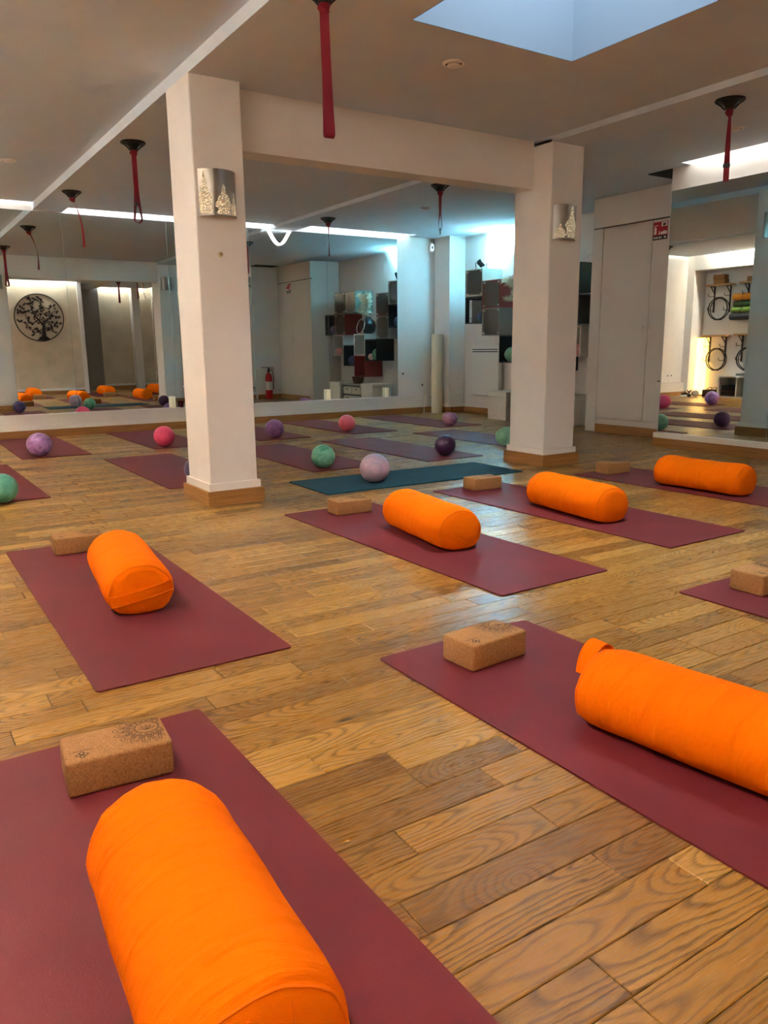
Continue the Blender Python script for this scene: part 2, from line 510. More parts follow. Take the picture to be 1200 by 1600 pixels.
# LED strips hidden in the coves
def led(g, label, power, col=(0.94, 0.985, 1.0, 1)):
    o = obj('led_strip', g, emitter('led_emitter_%s' % power, col, power), smooth=False)
    return tag(o, label, 'light strip')
led(G().box(-0.28, YB-0.055, 2.60, 1.60, YB-0.04, 2.675), 'cove light strip over the long mirror, in the bay beside the niche', LED_POWER*0.7, (1.0, 0.94, 0.84, 1))
led(G().box(2.00, YB-0.19, 2.60, 4.34, YB-0.175, 2.675), 'cove light strip over the long mirror, between the two ceiling beams', LED_POWER)
led(G().box(4.76, YB-0.19, 2.60, 6.50, YB-0.175, 2.675), 'cove light strip over the long mirror, in the bay with the cube shelves', LED_POWER*0.5, (0.85, 0.96, 1.0, 1))
led(G().box(XM-0.12, 0.2, 2.60, XM-0.105, 4.55, 2.675), 'cove light strip over the short wall mirror', LED_POWER*0.85, (1.0, 0.98, 0.90, 1))
led(G().box(-0.325, YF+0.2, 2.60, -0.31, 8.8, 2.675), 'long cove light strip over the niche with the hanging rings', LED_LEFT, (1.0, 0.92, 0.78, 1))
led(G().box(2.05, YT+0.135, 2.60, 4.00, YT+0.15, 2.675), 'cove light strip over the plaster wall with the metal tree', LED_FRONT)
led(G().box(4.80, YF+0.135, 2.60, 6.00, YF+0.15, 2.675), 'cove light strip over the recessed plaster wall', LED_FRONT)

# ------------------------------------------------------------------ walls
wb = G().box(-0.80, YB, 0, 7.4, YB+0.15, TOP+0.02)
struct('wall_back', wb, WHITE, smooth=False)
pier = G().box(7.0, 9.10, 0, 7.28, YB, 2.5)
struct('wall_back_pier', pier, WHITE, smooth=False)
struct('wall_right', G().box(7.28, 4.8, 0, 7.43, YB, TOP).box(7.28, YF, 0, 7.43, 4.8, TOP), WHITE, smooth=False)
struct('wall_right_mirror_block', G().box(XM, YF, 0, 6.70, 4.80, TOP), WHITE, smooth=False)
wl = G()
NY0, NY1, NZ = 2.0, 9.30, 2.25
wl.box(-0.95, YF, 0, -0.76, YB, TOP)                    # niche back
wl.box(-0.76, NY1, 0, XL, YB, TOP)                      # stub at the corner
wl.box(-0.76, YF, 0, XL, NY0, TOP)
wl.box(-0.76, NY0, NZ, XL, NY1, TOP)                    # lintel over the niche
struct('wall_left', wl, WHITE, smooth=False)
struct('wall_front', G().box(-0.80, YF-0.12, 0, 6.70, YF, TOP), BEIGE, smooth=False)
struct('wall_front_tree', G().box(2.0, YF, 0, 4.05, YT, TOP), BEIGE, smooth=False)
struct('wall_front_pillar', G().box(4.42, YF, 0, 4.85, YF+0.10, TOP), GREYWALL, smooth=False)
struct('wall_front_post', G().box(4.05, YT-0.12, 0, 4.14, YT+0.03, CZ+0.02).box(5.62, YF, 0, 5.80, YF+0.25, 2.48), WHITE, smooth=False)

# skirtings
WH = 0.085
def skirting(name, runs):
    """runs: (x0, y0, x1, y1, nx, ny) wall line and outward normal"""
    a, b = G(), G()
    for x0, y0, x1, y1, nx, ny in runs:
        def bx(g, d, z0, z1):
            g.box(min(x0, x1, x0+nx*d, x1+nx*d), min(y0, y1, y0+ny*d, y1+ny*d), z0, max(x0, x1, x0+nx*d, x1+nx*d), max(y0, y1, y0+ny*d, y1+ny*d), z1)
        bx(a, 0.028, 0.0, WH); bx(b, 0.015, WH, WH+0.05)
    o = struct(name, a, TRIM, smooth=False)
    obj('white_lip', b, TRIMW, o, smooth=False)
# plinth under the long mirror
struct('trim_1', G().box(-0.42, 9.378, 0, 7.0, YB, 0.25).box(-0.42, 9.372, 0.242, 7.0, YB, 0.252), WHITE, smooth=False)
skirting('baseboard_back', [(XL, 9.378, 7.0, 9.378, 0, -1), (7.0, 9.10, 7.28, 9.10, 0, -1), (7.0, 9.10, 7.0, 9.37, -1, 0)])
skirting('baseboard_right', [(7.28, 6.20, 7.28, 9.10, -1, 0), (6.70, 4.80, 6.20, 4.80, 0, 1)])
skirting('baseboard_left', [(XL, 9.30, XL, YB, 1, 0), (XL, YF, XL, NY0, 1, 0)])
skirting('baseboard_front', [(2.0, YT, 4.05, YT, 0, 1), (4.05, YF, 6.17, YF, 0, 1)])
o = struct('trim_2', G().box(XM-0.06, YF, 0, XM, 4.80, WH), TRIM, smooth=False)
obj('white_lip', G().box(XM-0.055, YF, WH, XM, 4.80, 0.13), TRIMW, o, smooth=False)

# ------------------------------------------------------------------ columns
def column(x0, y0, x1, y1, top):
    o = struct('column', G().bbox(x0, y0, 0, x1, y1, top, 0.006, 1), WHITE)
    for d, z0, z1, m_, nm in ((0.032, 0, 0.09, TRIM, 'oak_skirting'), (0.015, 0.09, 0.135, TRIMW, 'white_lip')):
        g = G()
        g.box(x0-d, y0-d, z0, x1+d, y0, z1).box(x0-d, y1, z0, x1+d, y1+d, z1).box(x0-d, y0, z0, x0, y1, z1).box(x1, y0, z0, x1+d, y1, z1)
        obj(nm, g, m_, o, smooth=False)
    return o
column(1.65, 4.50, 1.955, 4.89, 2.43)
column(4.39, 4.48, 4.72, 4.88, 2.43)

# ------------------------------------------------------------------ mirrors
wm = thing('wall_mirror', 'long floor-to-ceiling mirror of five panels along the white plinth', 'mirror', (0, YB, 0))
for a, b in ((0.85, 1.931), (1.931, 3.09), (3.09, 4.116), (4.116, 5.224), (5.224, 6.34)):
    obj('mirror_panel', G().box(a+0.0015, -0.008, 0.256, b-0.0015, -0.0005, 2.41), MIRROR, wm, smooth=False)
    obj('panel_edge', G().box(b-0.0015, -0.0085, 0.256, b+0.0015, -0.0005, 2.41), MIRROR_EDGE, wm, smooth=False)
sm = thing('wall_mirror', 'shorter mirror standing on the low oak plinth beside the closet', 'mirror', (XM, 0, 0))
for a, b in ((-1.4, -0.6), (-0.6, 0.5), (0.5, 1.58), (1.58, 2.65), (2.65, 3.71), (3.71, 4.785)):
    obj('mirror_panel', G().box(-0.008, a+0.0015, 0.132, -0.0005, b-0.0015, 2.27), MIRROR, sm, smooth=False)
    obj('panel_edge', G().box(-0.0085, b-0.0015, 0.132, -0.0005, b+0.0015, 2.27), MIRROR_EDGE, sm, smooth=False)

# ------------------------------------------------------------------ closet
cl = thing('built_in_closet', 'tall white closet with two doors up to the ceiling', 'closet', (6.70, 4.81, 0))
obj('carcass', G().box(0.02, 0.0, 0, 0.57, 1.37, 2.455), CLOSET, cl, smooth=False)
obj('side_post', G().bbox(-0.012, 1.225, 0, 0.02, 1.37, 2.147, 0.002, 1), CLOSET, cl)
obj('overhead_panel', G().bbox(-0.014, 0.0, 2.158, 0.02, 1.37, 2.455, 0.003, 1), CLOSET, cl)
obj('bottom_rail', G().bbox(-0.006, 0.0, 0.09, 0.02, 1.222, 0.15, 0.002, 1), CLOSET, cl)
obj('oak_skirting', G().bbox(-0.02, 0.0, 0, 0.02, 1.222, 0.09, 0.002, 1), TRIM, cl)
obj('gap_shade_strip', G().box(0.006, 0, 2.143, 0.019, 1.37, 2.16), mat('dark_gap', S(58, 50, 44), 0.8), cl, smooth=False)  # dark strip in the joint, its shade put into the colour
def knob():
    return G().lathe([(0.0, 0), (0.009, 0), (0.008, 0.012), (0.019, 0.02), (0.022, 0.029), (0.017, 0.038), (0.0, 0.041)], 18)
for a, b, ky in ((0.003, 0.587, 0.535), (0.593, 1.222, 0.645)):
    d = obj('door', G().bbox(-0.008, a, 0.155, 0.018, b, 2.146, 0.002, 1), CLOSET, cl)
    obj('knob', knob(), mat('pale_knob', S(225, 216, 204), 0.35), d, (-0.008, ky, 1.12), (0, -PI/2, 0))
# fire extinguisher sign at the head of the door
sg = thing('fire_sign', 'small red fire extinguisher sign on the closet door head', 'sign', (6.688, 5.305, 2.035))
sg.scale = (1.0, 0.94, 0.80)
def sp(u, v, h): return (-h, -u, v)          # u to the viewer's right
obj('plate', G().bbox(-0.003, -0.09, -0.105, 0, 0.09, 0.105, 0.001, 1), mat('sign_red', S(178, 20, 40), 0.5), sg)
wht = mat('sign_white', S(235, 230, 228), 0.5)
pic = []
pic.append(G().prism([(-0.078, -0.04), (-0.048, -0.04), (-0.048, 0.03), (-0.055, 0.045), (-0.071, 0.045), (-0.078, 0.03)], 0.003, 0.0036, sp))
pic.append(G().prism([(-0.08, 0.052), (-0.03, 0.062), (-0.03, 0.07), (-0.08, 0.062)], 0.003, 0.0036, sp))
pic.append(G().prism([(-0.02, -0.045), (-0.002, -0.045), (-0.006, -0.005), (-0.018, -0.002)], 0.003, 0.0036, sp))
pic.append(G().prism([(0.006, -0.045), (0.082, -0.045), (0.082, -0.005), (0.06, -0.008), (0.05, 0.0), (0.03, -0.012), (0.006, -0.012)], 0.003, 0.0036, sp))
pic.append(G().prism([(0.012, 0.05), (0.082, 0.05), (0.082, 0.098), (0.012, 0.098)], 0.003, 0.0036, sp))
for g_ in pic: obj('pictogram', g_, wht, sg, smooth=False)
obj('flame', G().prism([(0.03, 0.056), (0.062, 0.056), (0.07, 0.072), (0.058, 0.092), (0.05, 0.078), (0.042, 0.094), (0.028, 0.072)], 0.0036, 0.0042, sp), mat('sign_flame', S(70, 40, 45), 0.5), sg, smooth=False)
obj('text_band', G().prism([(-0.09, -0.105), (0.09, -0.105), (0.09, -0.052), (-0.09, -0.052)], 0.003, 0.0037, sp), mat('sign_black', S(30, 28, 30), 0.5), sg, smooth=False)
for u0, w_ in ((-0.078, 0.01), (-0.062, 0.006), (-0.05, 0.012), (-0.032, 0.008), (-0.012, 0.016), (0.012, 0.008), (0.05, 0.024)):
    obj('letter', G().prism([(u0, -0.09), (u0+w_, -0.09), (u0+w_, -0.068), (u0, -0.068)], 0.0037, 0.0042, sp), wht, sg, smooth=False)

# ------------------------------------------------------------------ yoga mats
def mat_mesh(w, L, th):
    r = 0.012
    pts = []
    for cx, cy, a0 in ((w/2-r, L/2-r, 0), (-w/2+r, L/2-r, 90), (-w/2+r, -L/2+r, 180), (w/2-r, -L/2+r, 270)):
        for q in range(4):
            a = math.radians(a0+30*q)
            pts.append((cx+r*math.cos(a), cy+r*math.sin(a)))
    return G().prism(pts, 0.0004, th, lambda u, v, h: (u, v, h)).mesh('yoga_mat', smooth=False)
MM = mat_mesh(0.60, 1.845, 0.0055)
MM.materials.append(MAT_RED)
def yoga_mat(cx, cy, rot, label, group):
    o = obj('yoga_mat', MM, MAT_RED, None, (cx, cy, 0), (0, 0, math.radians(rot)))
    tag(o, label, 'yoga mat', group)
GF, GB = 'burgundy mats set with a bolster and a cork block', 'burgundy mats set with a soft ball'
yoga_mat(0.325, 0.95, 0.4, 'burgundy yoga mat nearest the camera, under the largest orange bolster', GF)
yoga_mat(1.50, 0.975, 0.3, 'burgundy yoga mat under the bolster with the fabric carrying loop', GF)
yoga_mat(2.80, 0.88, 0.2, 'burgundy yoga mat cut by the picture edge, only a corner and a block showing', GF)
yoga_mat(4.20, 0.95, -0.5, 'burgundy yoga mat seen only in the long mirror, beyond the tree wall corner', GF)
yoga_mat(5.35, 0.95, 0.6, 'burgundy yoga mat seen only in the long mirror, near the short mirror', GF)
yoga_mat(0.725, 3.055, -0.4, 'burgundy yoga mat alone beside the nearer column, bolster half covering its block', GF)
yoga_mat(2.20, 3.075, 0.8, 'burgundy yoga mat between the two columns, just before the teal mat', GF)
yoga_mat(3.325, 3.17, 0.5, 'burgundy yoga mat right beside the end of the teal mat', GF)
yoga_mat(4.58, 3.12, 1.2, 'burgundy yoga mat before the farther column and the short mirror', GF)
yoga_mat(0.575, 6.30, 0.6, 'burgundy yoga mat under the mint ball cut by the picture edge', GB)
yoga_mat(1.92, 6.15, -0.2, 'burgundy yoga mat running behind the nearer column, dark ball on it', GB)
yoga_mat(3.08, 6.22, -0.4, 'burgundy yoga mat behind the teal mat under the mint green ball', GB)
yoga_mat(4.10, 6.15, 0.6, 'burgundy yoga mat under the plain dark purple ball', GB)
yoga_mat(5.29, 6.22, 0.3, 'burgundy yoga mat passing behind the farther column, pale green ball on it', GB)
yoga_mat(1.33, 8.42, -0.3, 'burgundy yoga mat by the mirror plinth under the lilac marbled ball', GB)
yoga_mat(2.50, 8.42, 0.3, 'burgundy yoga mat by the mirror plinth under the hot pink ball', GB)
yoga_mat(3.60, 8.42, 0.2, 'burgundy yoga mat by the mirror plinth under the mauve purple ball', GB)
yoga_mat(4.68, 8.38, 1.5, 'burgundy yoga mat by the mirror plinth under the coral pink ball', GB)
yoga_mat(5.90, 8.32, 0.5, 'burgundy yoga mat before the paper tube lamp, dented lilac ball on it', GB)
o = obj('yoga_mat', mat_mesh(0.60, 1.67, 0.008), MAT_TEAL, None, (3.235, 4.672, 0), (0, 0, math.radians(90.0-1.2)))
tag(o, 'dark teal yoga mat laid crosswise between the two columns', 'yoga mat')

# ------------------------------------------------------------------ bolsters
BL, BR = 0.60, 0.123
def squash(z):
    return z if z > -0.07 else -0.07+(z+0.07)*0.42
def bolster_ring(y, r, ph, pleat, n=56, sag=0.0):
    out = []
    for j in range(n):
        a = 2*PI*j/n
        rr = r*(1+pleat*(0.6*math.sin(9*a+ph)+0.4*math.sin(17*a+ph*2.3)))
        x = rr*math.cos(a)
        z = squash(rr*math.sin(a)*0.905)
        out.append((x, y, z+0.0875-sag*math.sin(a)))
    return out
def bolster_body(seed, dip=0.0):
    rings = []
    hl = BL/2
    ys = [(-hl, 0.88), (-hl+0.012, 0.945), (-hl+0.03, 0.985), (-hl+0.06, 1.0)]
    N = 14
    prof = ys[:]
    for i in range(1, N):
        tt = i/N
        prof.append((-hl+0.06+(2*hl-0.12)*tt, 1.0+0.008*math.sin(tt*11+seed)-dip*math.sin(PI*tt)))
    prof += [(-a, b) for a, b in reversed(ys)]
    for y, k in prof:
        e = max(0.0, 1-(hl-abs(y))/0.10)
        rings.append(bolster_ring(y, BR*k, seed*1.7+(3 if y > 0 else 0), 0.016*e))
    return G().rings(rings, False, False)
def bolster_end(sgn, seed):
    hl = BL/2
    rings = []
    for k, b in ((0.88, 0.0), (0.84, 0.006), (0.70, 0.014), (0.45, 0.021), (0.2, 0.024), (0.02, 0.025)):
        rings.append(bolster_ring(sgn*(hl+b), BR*k, seed*1.7+(3 if sgn > 0 else 0), 0.016*(k > 0.3)))
    return G().rings(rings, False, True)
def bolster_pipe(sgn, seed):
    pts = bolster_ring(sgn*(BL/2+0.001), BR*0.885, seed*1.7+(3 if sgn > 0 else 0), 0.016)
    return G().tube(pts, 0.0028, 6, True)
def bolster(far, near, label, seed, strap_near=False, loop_far=False, pleats=False, dip=0.0, hz=1.0):
    far, near = Vector(far), Vector(near)
    c = (far+near)/2
    d = far-near
    rz = math.atan2(d.y, d.x)-PI/2
    t = thing('bolster', label, 'bolster', (c.x, c.y, 0.0058), rz, 'orange bolsters laid on the burgundy mats')
    t.scale = (1.0, 1.0, hz)
    sy = d.length/BL
    def P(name, g, m_):
        g.v = [(x, y*sy, z) for x, y, z in g.v]
        return obj(name, g, m_, t)
    P('body', bolster_body(seed, dip), ORANGE)
    for s_ in (-1, 1):
        e = P('end_panel', bolster_end(s_, seed), ORANGE)
        pp = bolster_pipe(s_, seed); pp.v = [(x, y*sy, z) for x, y, z in pp.v]
        obj('piping', pp, ORANGE_PIPE, e)
        if pleats and s_ < 0:
            for xx in (-0.03, 0.025):
                pts = [(xx+0.01*q, -(BL/2+0.0245-0.09*max(0, 0.3-0.05)*0)*sy-0.0015+0.014*(q-1)**2*(-1 if q < 0 else 1)*0, 0.10+0.045*q-0.0) for q in (0, 1, 2)]
                pts = [(x_, -(BL/2+0.026-0.35*max(0, z_-0.11)**1.5*2.4)*sy, z_) for x_, _, z_ in [(xx, 0, 0.10), (xx+0.004, 0, 0.125), (xx+0.006, 0, 0.15), (xx+0.007, 0, 0.17)]]
                obj('seam', G().tube(pts, 0.0016, 5), ORANGE_PIPE, e)
    if strap_near:
        pts, sd = [], []
        for q in range(11):
            x = -0.108+0.216*q/10
            k = max(0.0, 1-(abs(x)/0.112)**2)
            pts.append((x, -(BL/2+0.002+0.026*k**0.6)*sy, 0.082+0.02*x/0.1)); sd.append((0, -0.15, 1))
        s1 = P('carry_handle', G().ribbon([(a, b/sy, c_) for a, b, c_ in pts], sd, 0.04, 0.003), ORANGE)
        for dz in (-0.02, 0.02):
            g2 = G().tube([(a, b-0.0012, c_+dz) for a, b, c_ in pts], 0.0019, 5)
            obj('stitched_edge', g2, ORANGE_PIPE, s1)
    if loop_far:
        pts, sd = [], []
        for q in range(13):
            a = PI*q/12
            x = 0.018+0.058*math.cos(a)
            pts.append((x, BL/2+0.026, 0.122+0.078*math.sin(a))); sd.append((0, 1, 0.15))
        P('carry_handle', G().ribbon(pts, sd, 0.04, 0.003), ORANGE)
    return t
bolster((0.325, 1.262), (0.297, 0.735), 'large orange bolster nearest the camera, round seamed end toward it', 1, pleats=True)
bolster((1.466, 1.262), (1.560, 0.61), 'orange bolster with a fabric carrying loop sticking up at its far end', 2, loop_far=True, hz=0.91)
bolster((2.80, 1.32), (2.80, 0.69), 'orange bolster on the mat cut by the picture edge, seen in the mirror', 3)
bolster((4.27, 1.42), (4.24, 0.79), 'orange bolster seen only in the mirror, beyond the tree wall corner', 4)
bolster((5.38, 1.42), (5.34, 0.79), 'orange bolster seen only in the mirror, near the short mirror', 5)
bolster((0.785, 3.33), (0.715, 2.72), 'orange bolster half hiding a cork block, banded handle across its end', 6, strap_near=True, hz=0.96)
bolster((2.295, 3.39), (2.205, 2.775), 'orange bolster on the mat between the columns, end puckered toward the camera', 7)
bolster((3.30, 3.37), (3.222, 2.765), 'orange bolster on the mat beside the end of the teal mat', 8)
bolster((4.475, 3.40), (4.475, 2.80), 'orange bolster sagging in its middle, before the short mirror', 9, dip=0.05)

# ------------------------------------------------------------------ cork blocks
KW, KD, KH = 0.222, 0.137, 0.08
def clip_inside(u, v, mgn=0.006):
    return abs(u) < KW/2-mgn and abs(v) < KD/2-mgn
def print_lines(lines, w=0.0014):
    g = G()
    for pts in lines:
        for (a, b), (c, d) in zip(pts, pts[1:]):
            if not (clip_inside(a, b) and clip_inside(c, d)): continue
            dx, dy = c-a, d-b
            L = math.hypot(dx, dy)
            if L < 1e-6: continue
            nx, ny = -dy/L*w/2, dx/L*w/2
            g.add([(a+nx, b+ny, KH+0.0003), (a-nx, b-ny, KH+0.0003), (c-nx, d-ny, KH+0.0003), (c+nx, d+ny, KH+0.0003)], [(0, 1, 2, 3)])
    return g
def circ(cx, cy, r, n=28, a0=0, a1=2*PI):
    return [(cx+r*math.cos(a0+(a1-a0)*i/n), cy+r*math.sin(a0+(a1-a0)*i/n)) for i in range(n+1)]
def petal(cx, cy, r0, r1, a, half):
    out = []
    for i in range(13):
        t = i/12
        ang = a+half*(math.cos(PI*t))
        rr = r0+(r1-r0)*math.sin(PI*t)**0.8
        out.append((cx+rr*math.cos(ang), cy+rr*math.sin(ang)))
    return out
mc = (0.072, 0.022)
lines = [circ(*mc, 0.028), circ(*mc, 0.0255)]
for i in range(16):
    a = 2*PI*i/16
    lines.append(petal(*mc, 0.030, 0.052, a, 0.2))
    lines.append(petal(*mc, 0.032, 0.046, a, 0.11))
    lines.append(circ(mc[0]+0.041*math.cos(a), mc[1]+0.041*math.sin(a), 0.003, 8))
    lines.append(petal(*mc, 0.047, 0.074, a+PI/16, 0.17))
    lines.append(petal(*mc, 0.047, 0.066, a+PI/16, 0.09))
for q in (-2, -1, 0, 1, 2):                                         # lotus in the ring
    a = PI/2+q*0.55
    lines.append([(mc[0], mc[1]-0.012), (mc[0]+0.011*math.cos(a-0.25), mc[1]-0.012+0.011*math.sin(a-0.25)), (mc[0]+0.02*math.cos(a), mc[1]-0.012+0.022*math.sin(a)), (mc[0]+0.011*math.cos(a+0.25), mc[1]-0.012+0.011*math.sin(a+0.25)), (mc[0], mc[1]-0.012)])
MANDALA = print_lines(lines).mesh('printed_mandala', smooth=False)
lg = []
for q in range(4):
    a = q*PI/2
    lg.append([(-0.075+0.0065*math.cos(a)+0.0062*math.cos(b*PI/6+a)*(1.0 if q % 2 == 0 else 0.75), -0.040+0.0065*math.sin(a)+0.0062*math.sin(b*PI/6+a)*(0.75 if q % 2 == 0 else 1.0)) for b in range(13)])
LOGO = print_lines(lg, 0.0024).mesh('printed_emblem', smooth=False)
tl = []
ur = random.Random(5)
for i in range(10):                                                  # a line of tiny illegible capitals
    u = -0.097+i*0.0047
    tl.append([(u, -0.0235), (u, -0.0195)])
    tl.append([(u, ur.choice((-0.0235, -0.0195, -0.0215))), (u+0.0026, ur.choice((-0.0235, -0.0195)))])
    if i % 3: tl.append([(u+0.0026, -0.0235), (u+0.0026, -0.0195)])
WORD = print_lines(tl, 0.0011).mesh('printed_word', smooth=False)
BLOCK = G().bbox(-KW/2, -KD/2, 0, KW/2, KD/2, KH, 0.007, 3).mesh('block_body')
for me, mm in ((BLOCK, CORK), (MANDALA, INK), (LOGO, INK), (WORD, INK)): me.materials.append(mm)
def cork_block(x, y, rot, label, z=0.0056, flip=False, prints=True):
    t = thing('cork_block', label, 'yoga block', (x, y, z), math.radians(rot), 'cork yoga blocks')
    obj('block_body', BLOCK, CORK, t)
    if prints:
        obj('printed_mandala', MANDALA, INK, t); obj('printed_emblem', LOGO, INK, t); obj('printed_word', WORD, INK, t)
    return t
cork_block(0.358, 1.672, -5, 'cork block with printed mandala nearest the camera, beside the largest bolster')
cork_block(1.468, 1.722, 4, 'cork block turned cornerwise on the mat of the bolster with the loop')
cork_block(2.803, 1.650, 1, 'cork block cut by the picture edge on the partly seen mat')
cork_block(4.16, 1.75, -2, 'cork block seen only in the long mirror, beyond the tree wall corner')
cork_block(5.32, 1.76, 3, 'cork block seen only in the long mirror, near the short mirror')
cork_block(0.727, 3.825, -4, 'cork block partly hidden behind the bolster with the banded end')
cork_block(2.228, 3.828, -3, 'cork block on the mat between the columns, close to the teal mat edge')
cork_block(3.345, 3.975, -3, 'cork block touching the reach of the teal mat end, before a bolster')
cork_block(4.565, 3.925, -4, 'cork block before the farther column foot, on the mat by the short mirror')

# ------------------------------------------------------------------ soft balls
def ball(x, y, r, a, b, label, marbled=True, dent=None, rest=0.0056, squish=0.97, seed=0, name='soft_ball', group='soft exercise balls on the mats', z=None):
    def fn(p):
        if dent:
            for d, amt in dent:
                dd = Vector(d).normalized()
                k = p.normalized().dot(dd)
                if k > 0.55: p = p*(1-amt*((k-0.55)/0.45)**1.3)
        n_ = noise.noise(p*9+Vector((seed*3.1, seed, 0)))
        p = p*(1+0.012*n_)
        p.z = p.z*squish
        if p.z < -r*0.93: p.z = -r*0.93
        return p
    t = thing(name, label, 'ball', (x, y, (rest if z is None else z)+r*0.93), seed*1.3, group)
    obj('shell', G().sphere((0, 0, 0), r, 36, 20, fn), ball_material('rubber_ball', S(*a), S(*b), marbled), t)
    vd = Vector((math.cos(seed*2.2), math.sin(seed*2.2), 0.35)).normalized()
    pg = G().cyl(vd*(r*0.955), vd*(r*0.992), 0.006, 0.0055, 10)
    obj('valve_plug', pg, mat('pale_plug', S(205, 200, 200), 0.5), t)
ball(2.891, 4.606, 0.106, (196, 160, 176), (168, 150, 170), 'large pale lilac ball standing on the teal mat', rest=0.008, seed=1)
ball(2.937, 5.448, 0.096, (126, 202, 170), (78, 160, 132), 'mint green marbled ball directly behind the pale lilac ball', seed=2)
ball(4.164, 5.462, 0.093, (88, 52, 92), (70, 42, 78), 'plain dark purple ball between the columns', marbled=False, seed=3)
ball(5.035, 5.649, 0.098, (150, 205, 178), (120, 180, 152), 'pale green ball at the foot of the farther column, one side bulging', dent=[((-0.5, 0.2, 0.8), 0.12)], marbled=False, seed=4)
ball(1.885, 5.40, 0.095, (92, 72, 118), (62, 48, 86), 'dark violet ball mostly hidden behind the nearer column', seed=5)
ball(0.600, 5.375, 0.097, (118, 196, 172), (90, 170, 150), 'mint ball cut by the picture edge, on the mat nearest the niche', dent=[((0.7, -0.3, 0.6), 0.08)], seed=6)
ball(1.202, 7.649, 0.110, (190, 140, 205), (128, 92, 150), 'lilac marbled ball on the mat by the mirror plinth', seed=7)
ball(2.356, 7.665, 0.104, (240, 82, 122), (222, 66, 108), 'hot pink ball on the mat by the mirror plinth', marbled=False, seed=8)
ball(3.560, 7.682, 0.102, (164, 112, 178), (118, 84, 138), 'mauve purple ball just beside the nearer column, by the mirror', seed=9)
ball(4.511, 7.774, 0.098, (246, 120, 138), (232, 98, 122), 'coral pink ball on the mat before the mirrored cube shelves', marbled=False, seed=10)
ball(5.813, 7.534, 0.095, (205, 150, 196), (170, 112, 166), 'lilac ball with a dented top, before the paper tube lamp', dent=[((0.15, -0.2, 1.0), 0.22), ((-0.6, -0.3, 0.7), 0.06)], seed=11)

# ------------------------------------------------------------------ ceiling straps
PLATE = G()
PLATE.lathe([(0.0, 0), (0.088, 0), (0.09, -0.006), (0.086, -0.011), (0.05, -0.016), (0.032, -0.034), (0.022, -0.055), (0.0, -0.058)], 28)
PLATE_M = PLATE.mesh('ceiling_plate'); PLATE_M.materials.append(BLACK)
CLAWS = G()
for i in range(6):
    a = 2*PI*i/6
    c_, s_ = math.cos(a), math.sin(a)
    CLAWS.tube([(0.080*c_, 0.080*s_, -0.010), (0.052*c_, 0.052*s_, -0.030), (0.026*c_, 0.026*s_, -0.056)], 0.005, 6)
CLAWS_M = CLAWS.mesh('claw_ribs'); CLAWS_M.materials.append(BLACK)
def hanging_strap(x, y, z, length, label, twist=0.0, dx=0.0, knot=True, ring=False, curve=0.0, base=0.0, wid=0.034, single=False, flat_end=False, loop=0.014):
    t = thing('hanging_strap', label, 'strap', (x, y, z), 0, 'red straps hanging from the beams')
    p = obj('ceiling_plate', PLATE_M, BLACK, t)
    obj('claw_ribs', CLAWS_M, BLACK, p)
    N = 18
    down, sd = [], []
    def axis(q):
        zz = -0.055-(length-0.055)*q
        return Vector((dx*q+curve*math.sin(PI*q), curve*0.6*math.sin(PI*q), zz))
    def side(q):
        a = base+twist*q
        return Vector((math.cos(a), math.sin(a), 0))
    def gap(q): return 0.004+(loop*max(0.0, (q-0.55)/0.45) if not single else 0.0)
    A = [(axis(q/N), side(q/N), gap(q/N)) for q in range(N+1)]
    pts = [c+side_.cross(Vector((0, 0, 1)))*g for c, side_, g in A]
    sds = [s_ for _, s_, _ in A]
    if not single:
        c, s_, g = A[-1]
        nrm = s_.cross(Vector((0, 0, 1)))
        for k in range(1, 6):
            b = PI*k/6
            pts.append(c+nrm*g*math.cos(b)+Vector((0, 0, -g*math.sin(b)))); sds.append(s_)
        pts += [c-side_.cross(Vector((0, 0, 1)))*g for c, side_, g in reversed(A)]
        sds += [s_ for _, s_, _ in reversed(A)]
    obj('webbing', G().ribbon(pts, sds, wid, 0.0028), RED_STRAP, t)
    if knot:
        kg = G()
        kg.sphere((dx*0.02, 0, -0.07), 0.028, 14, 9, lambda v: Vector((v.x*1.0+0.004*math.sin(v.z*190), v.y*0.8, v.z)))
        obj('knot', kg, RED_STRAP, t)
    e = axis(1.0)
    if ring:
        pts = [(e.x+0.016*math.cos(b)*math.cos(base+twist), e.y+0.016*math.cos(b)*math.sin(base+twist), e.z-0.022+0.03*math.sin(b)) for b in [2*PI*k/16 for k in range(16)]]
        obj('carabiner', G().tube(pts, 0.0045, 6, True), BLACKP, t)
    q = 0.78
    c = axis(q)
    a = base+twist*q
    if flat_end:
        b_ = G().bbox(-0.020, -0.008, -0.012, 0.020, 0.008, 0.012, 0.003, 1)
        obj('slider_buckle', b_, BLACKP, t, c, (0, 0, a))
    return t
hanging_strap(1.80, 3.225, 2.42, 0.565, 'long red looped strap hanging nearest the camera, plate above the picture edge', twist=0.5, base=-0.55, wid=0.04, dx=0.012)
hanging_strap(1.80, 6.12, 2.42, 0.53, 'red strap with a side buckle on the black plate just beyond the nearer column', twist=1.35, base=-0.4, flat_end=True, loop=0.024, ring=False)
hanging_strap(1.80, 8.21, 2.42, 0.50, 'thin twisted red strap on the beam close to the long mirror', twist=1.2, base=1.2, curve=0.03, dx=0.07, single=True, wid=0.03)
hanging_strap(4.61, 8.28, 2.40, 0.42, 'red strap hanging before the mirrored closet, by the loop of light rope', twist=0.9, base=0.6, single=True)
hanging_strap(4.61, 6.14, 2.40, 0.38, 'red strap ending in a black ring, seen under the cross beam', twist=0.7, base=0.2, ring=True)
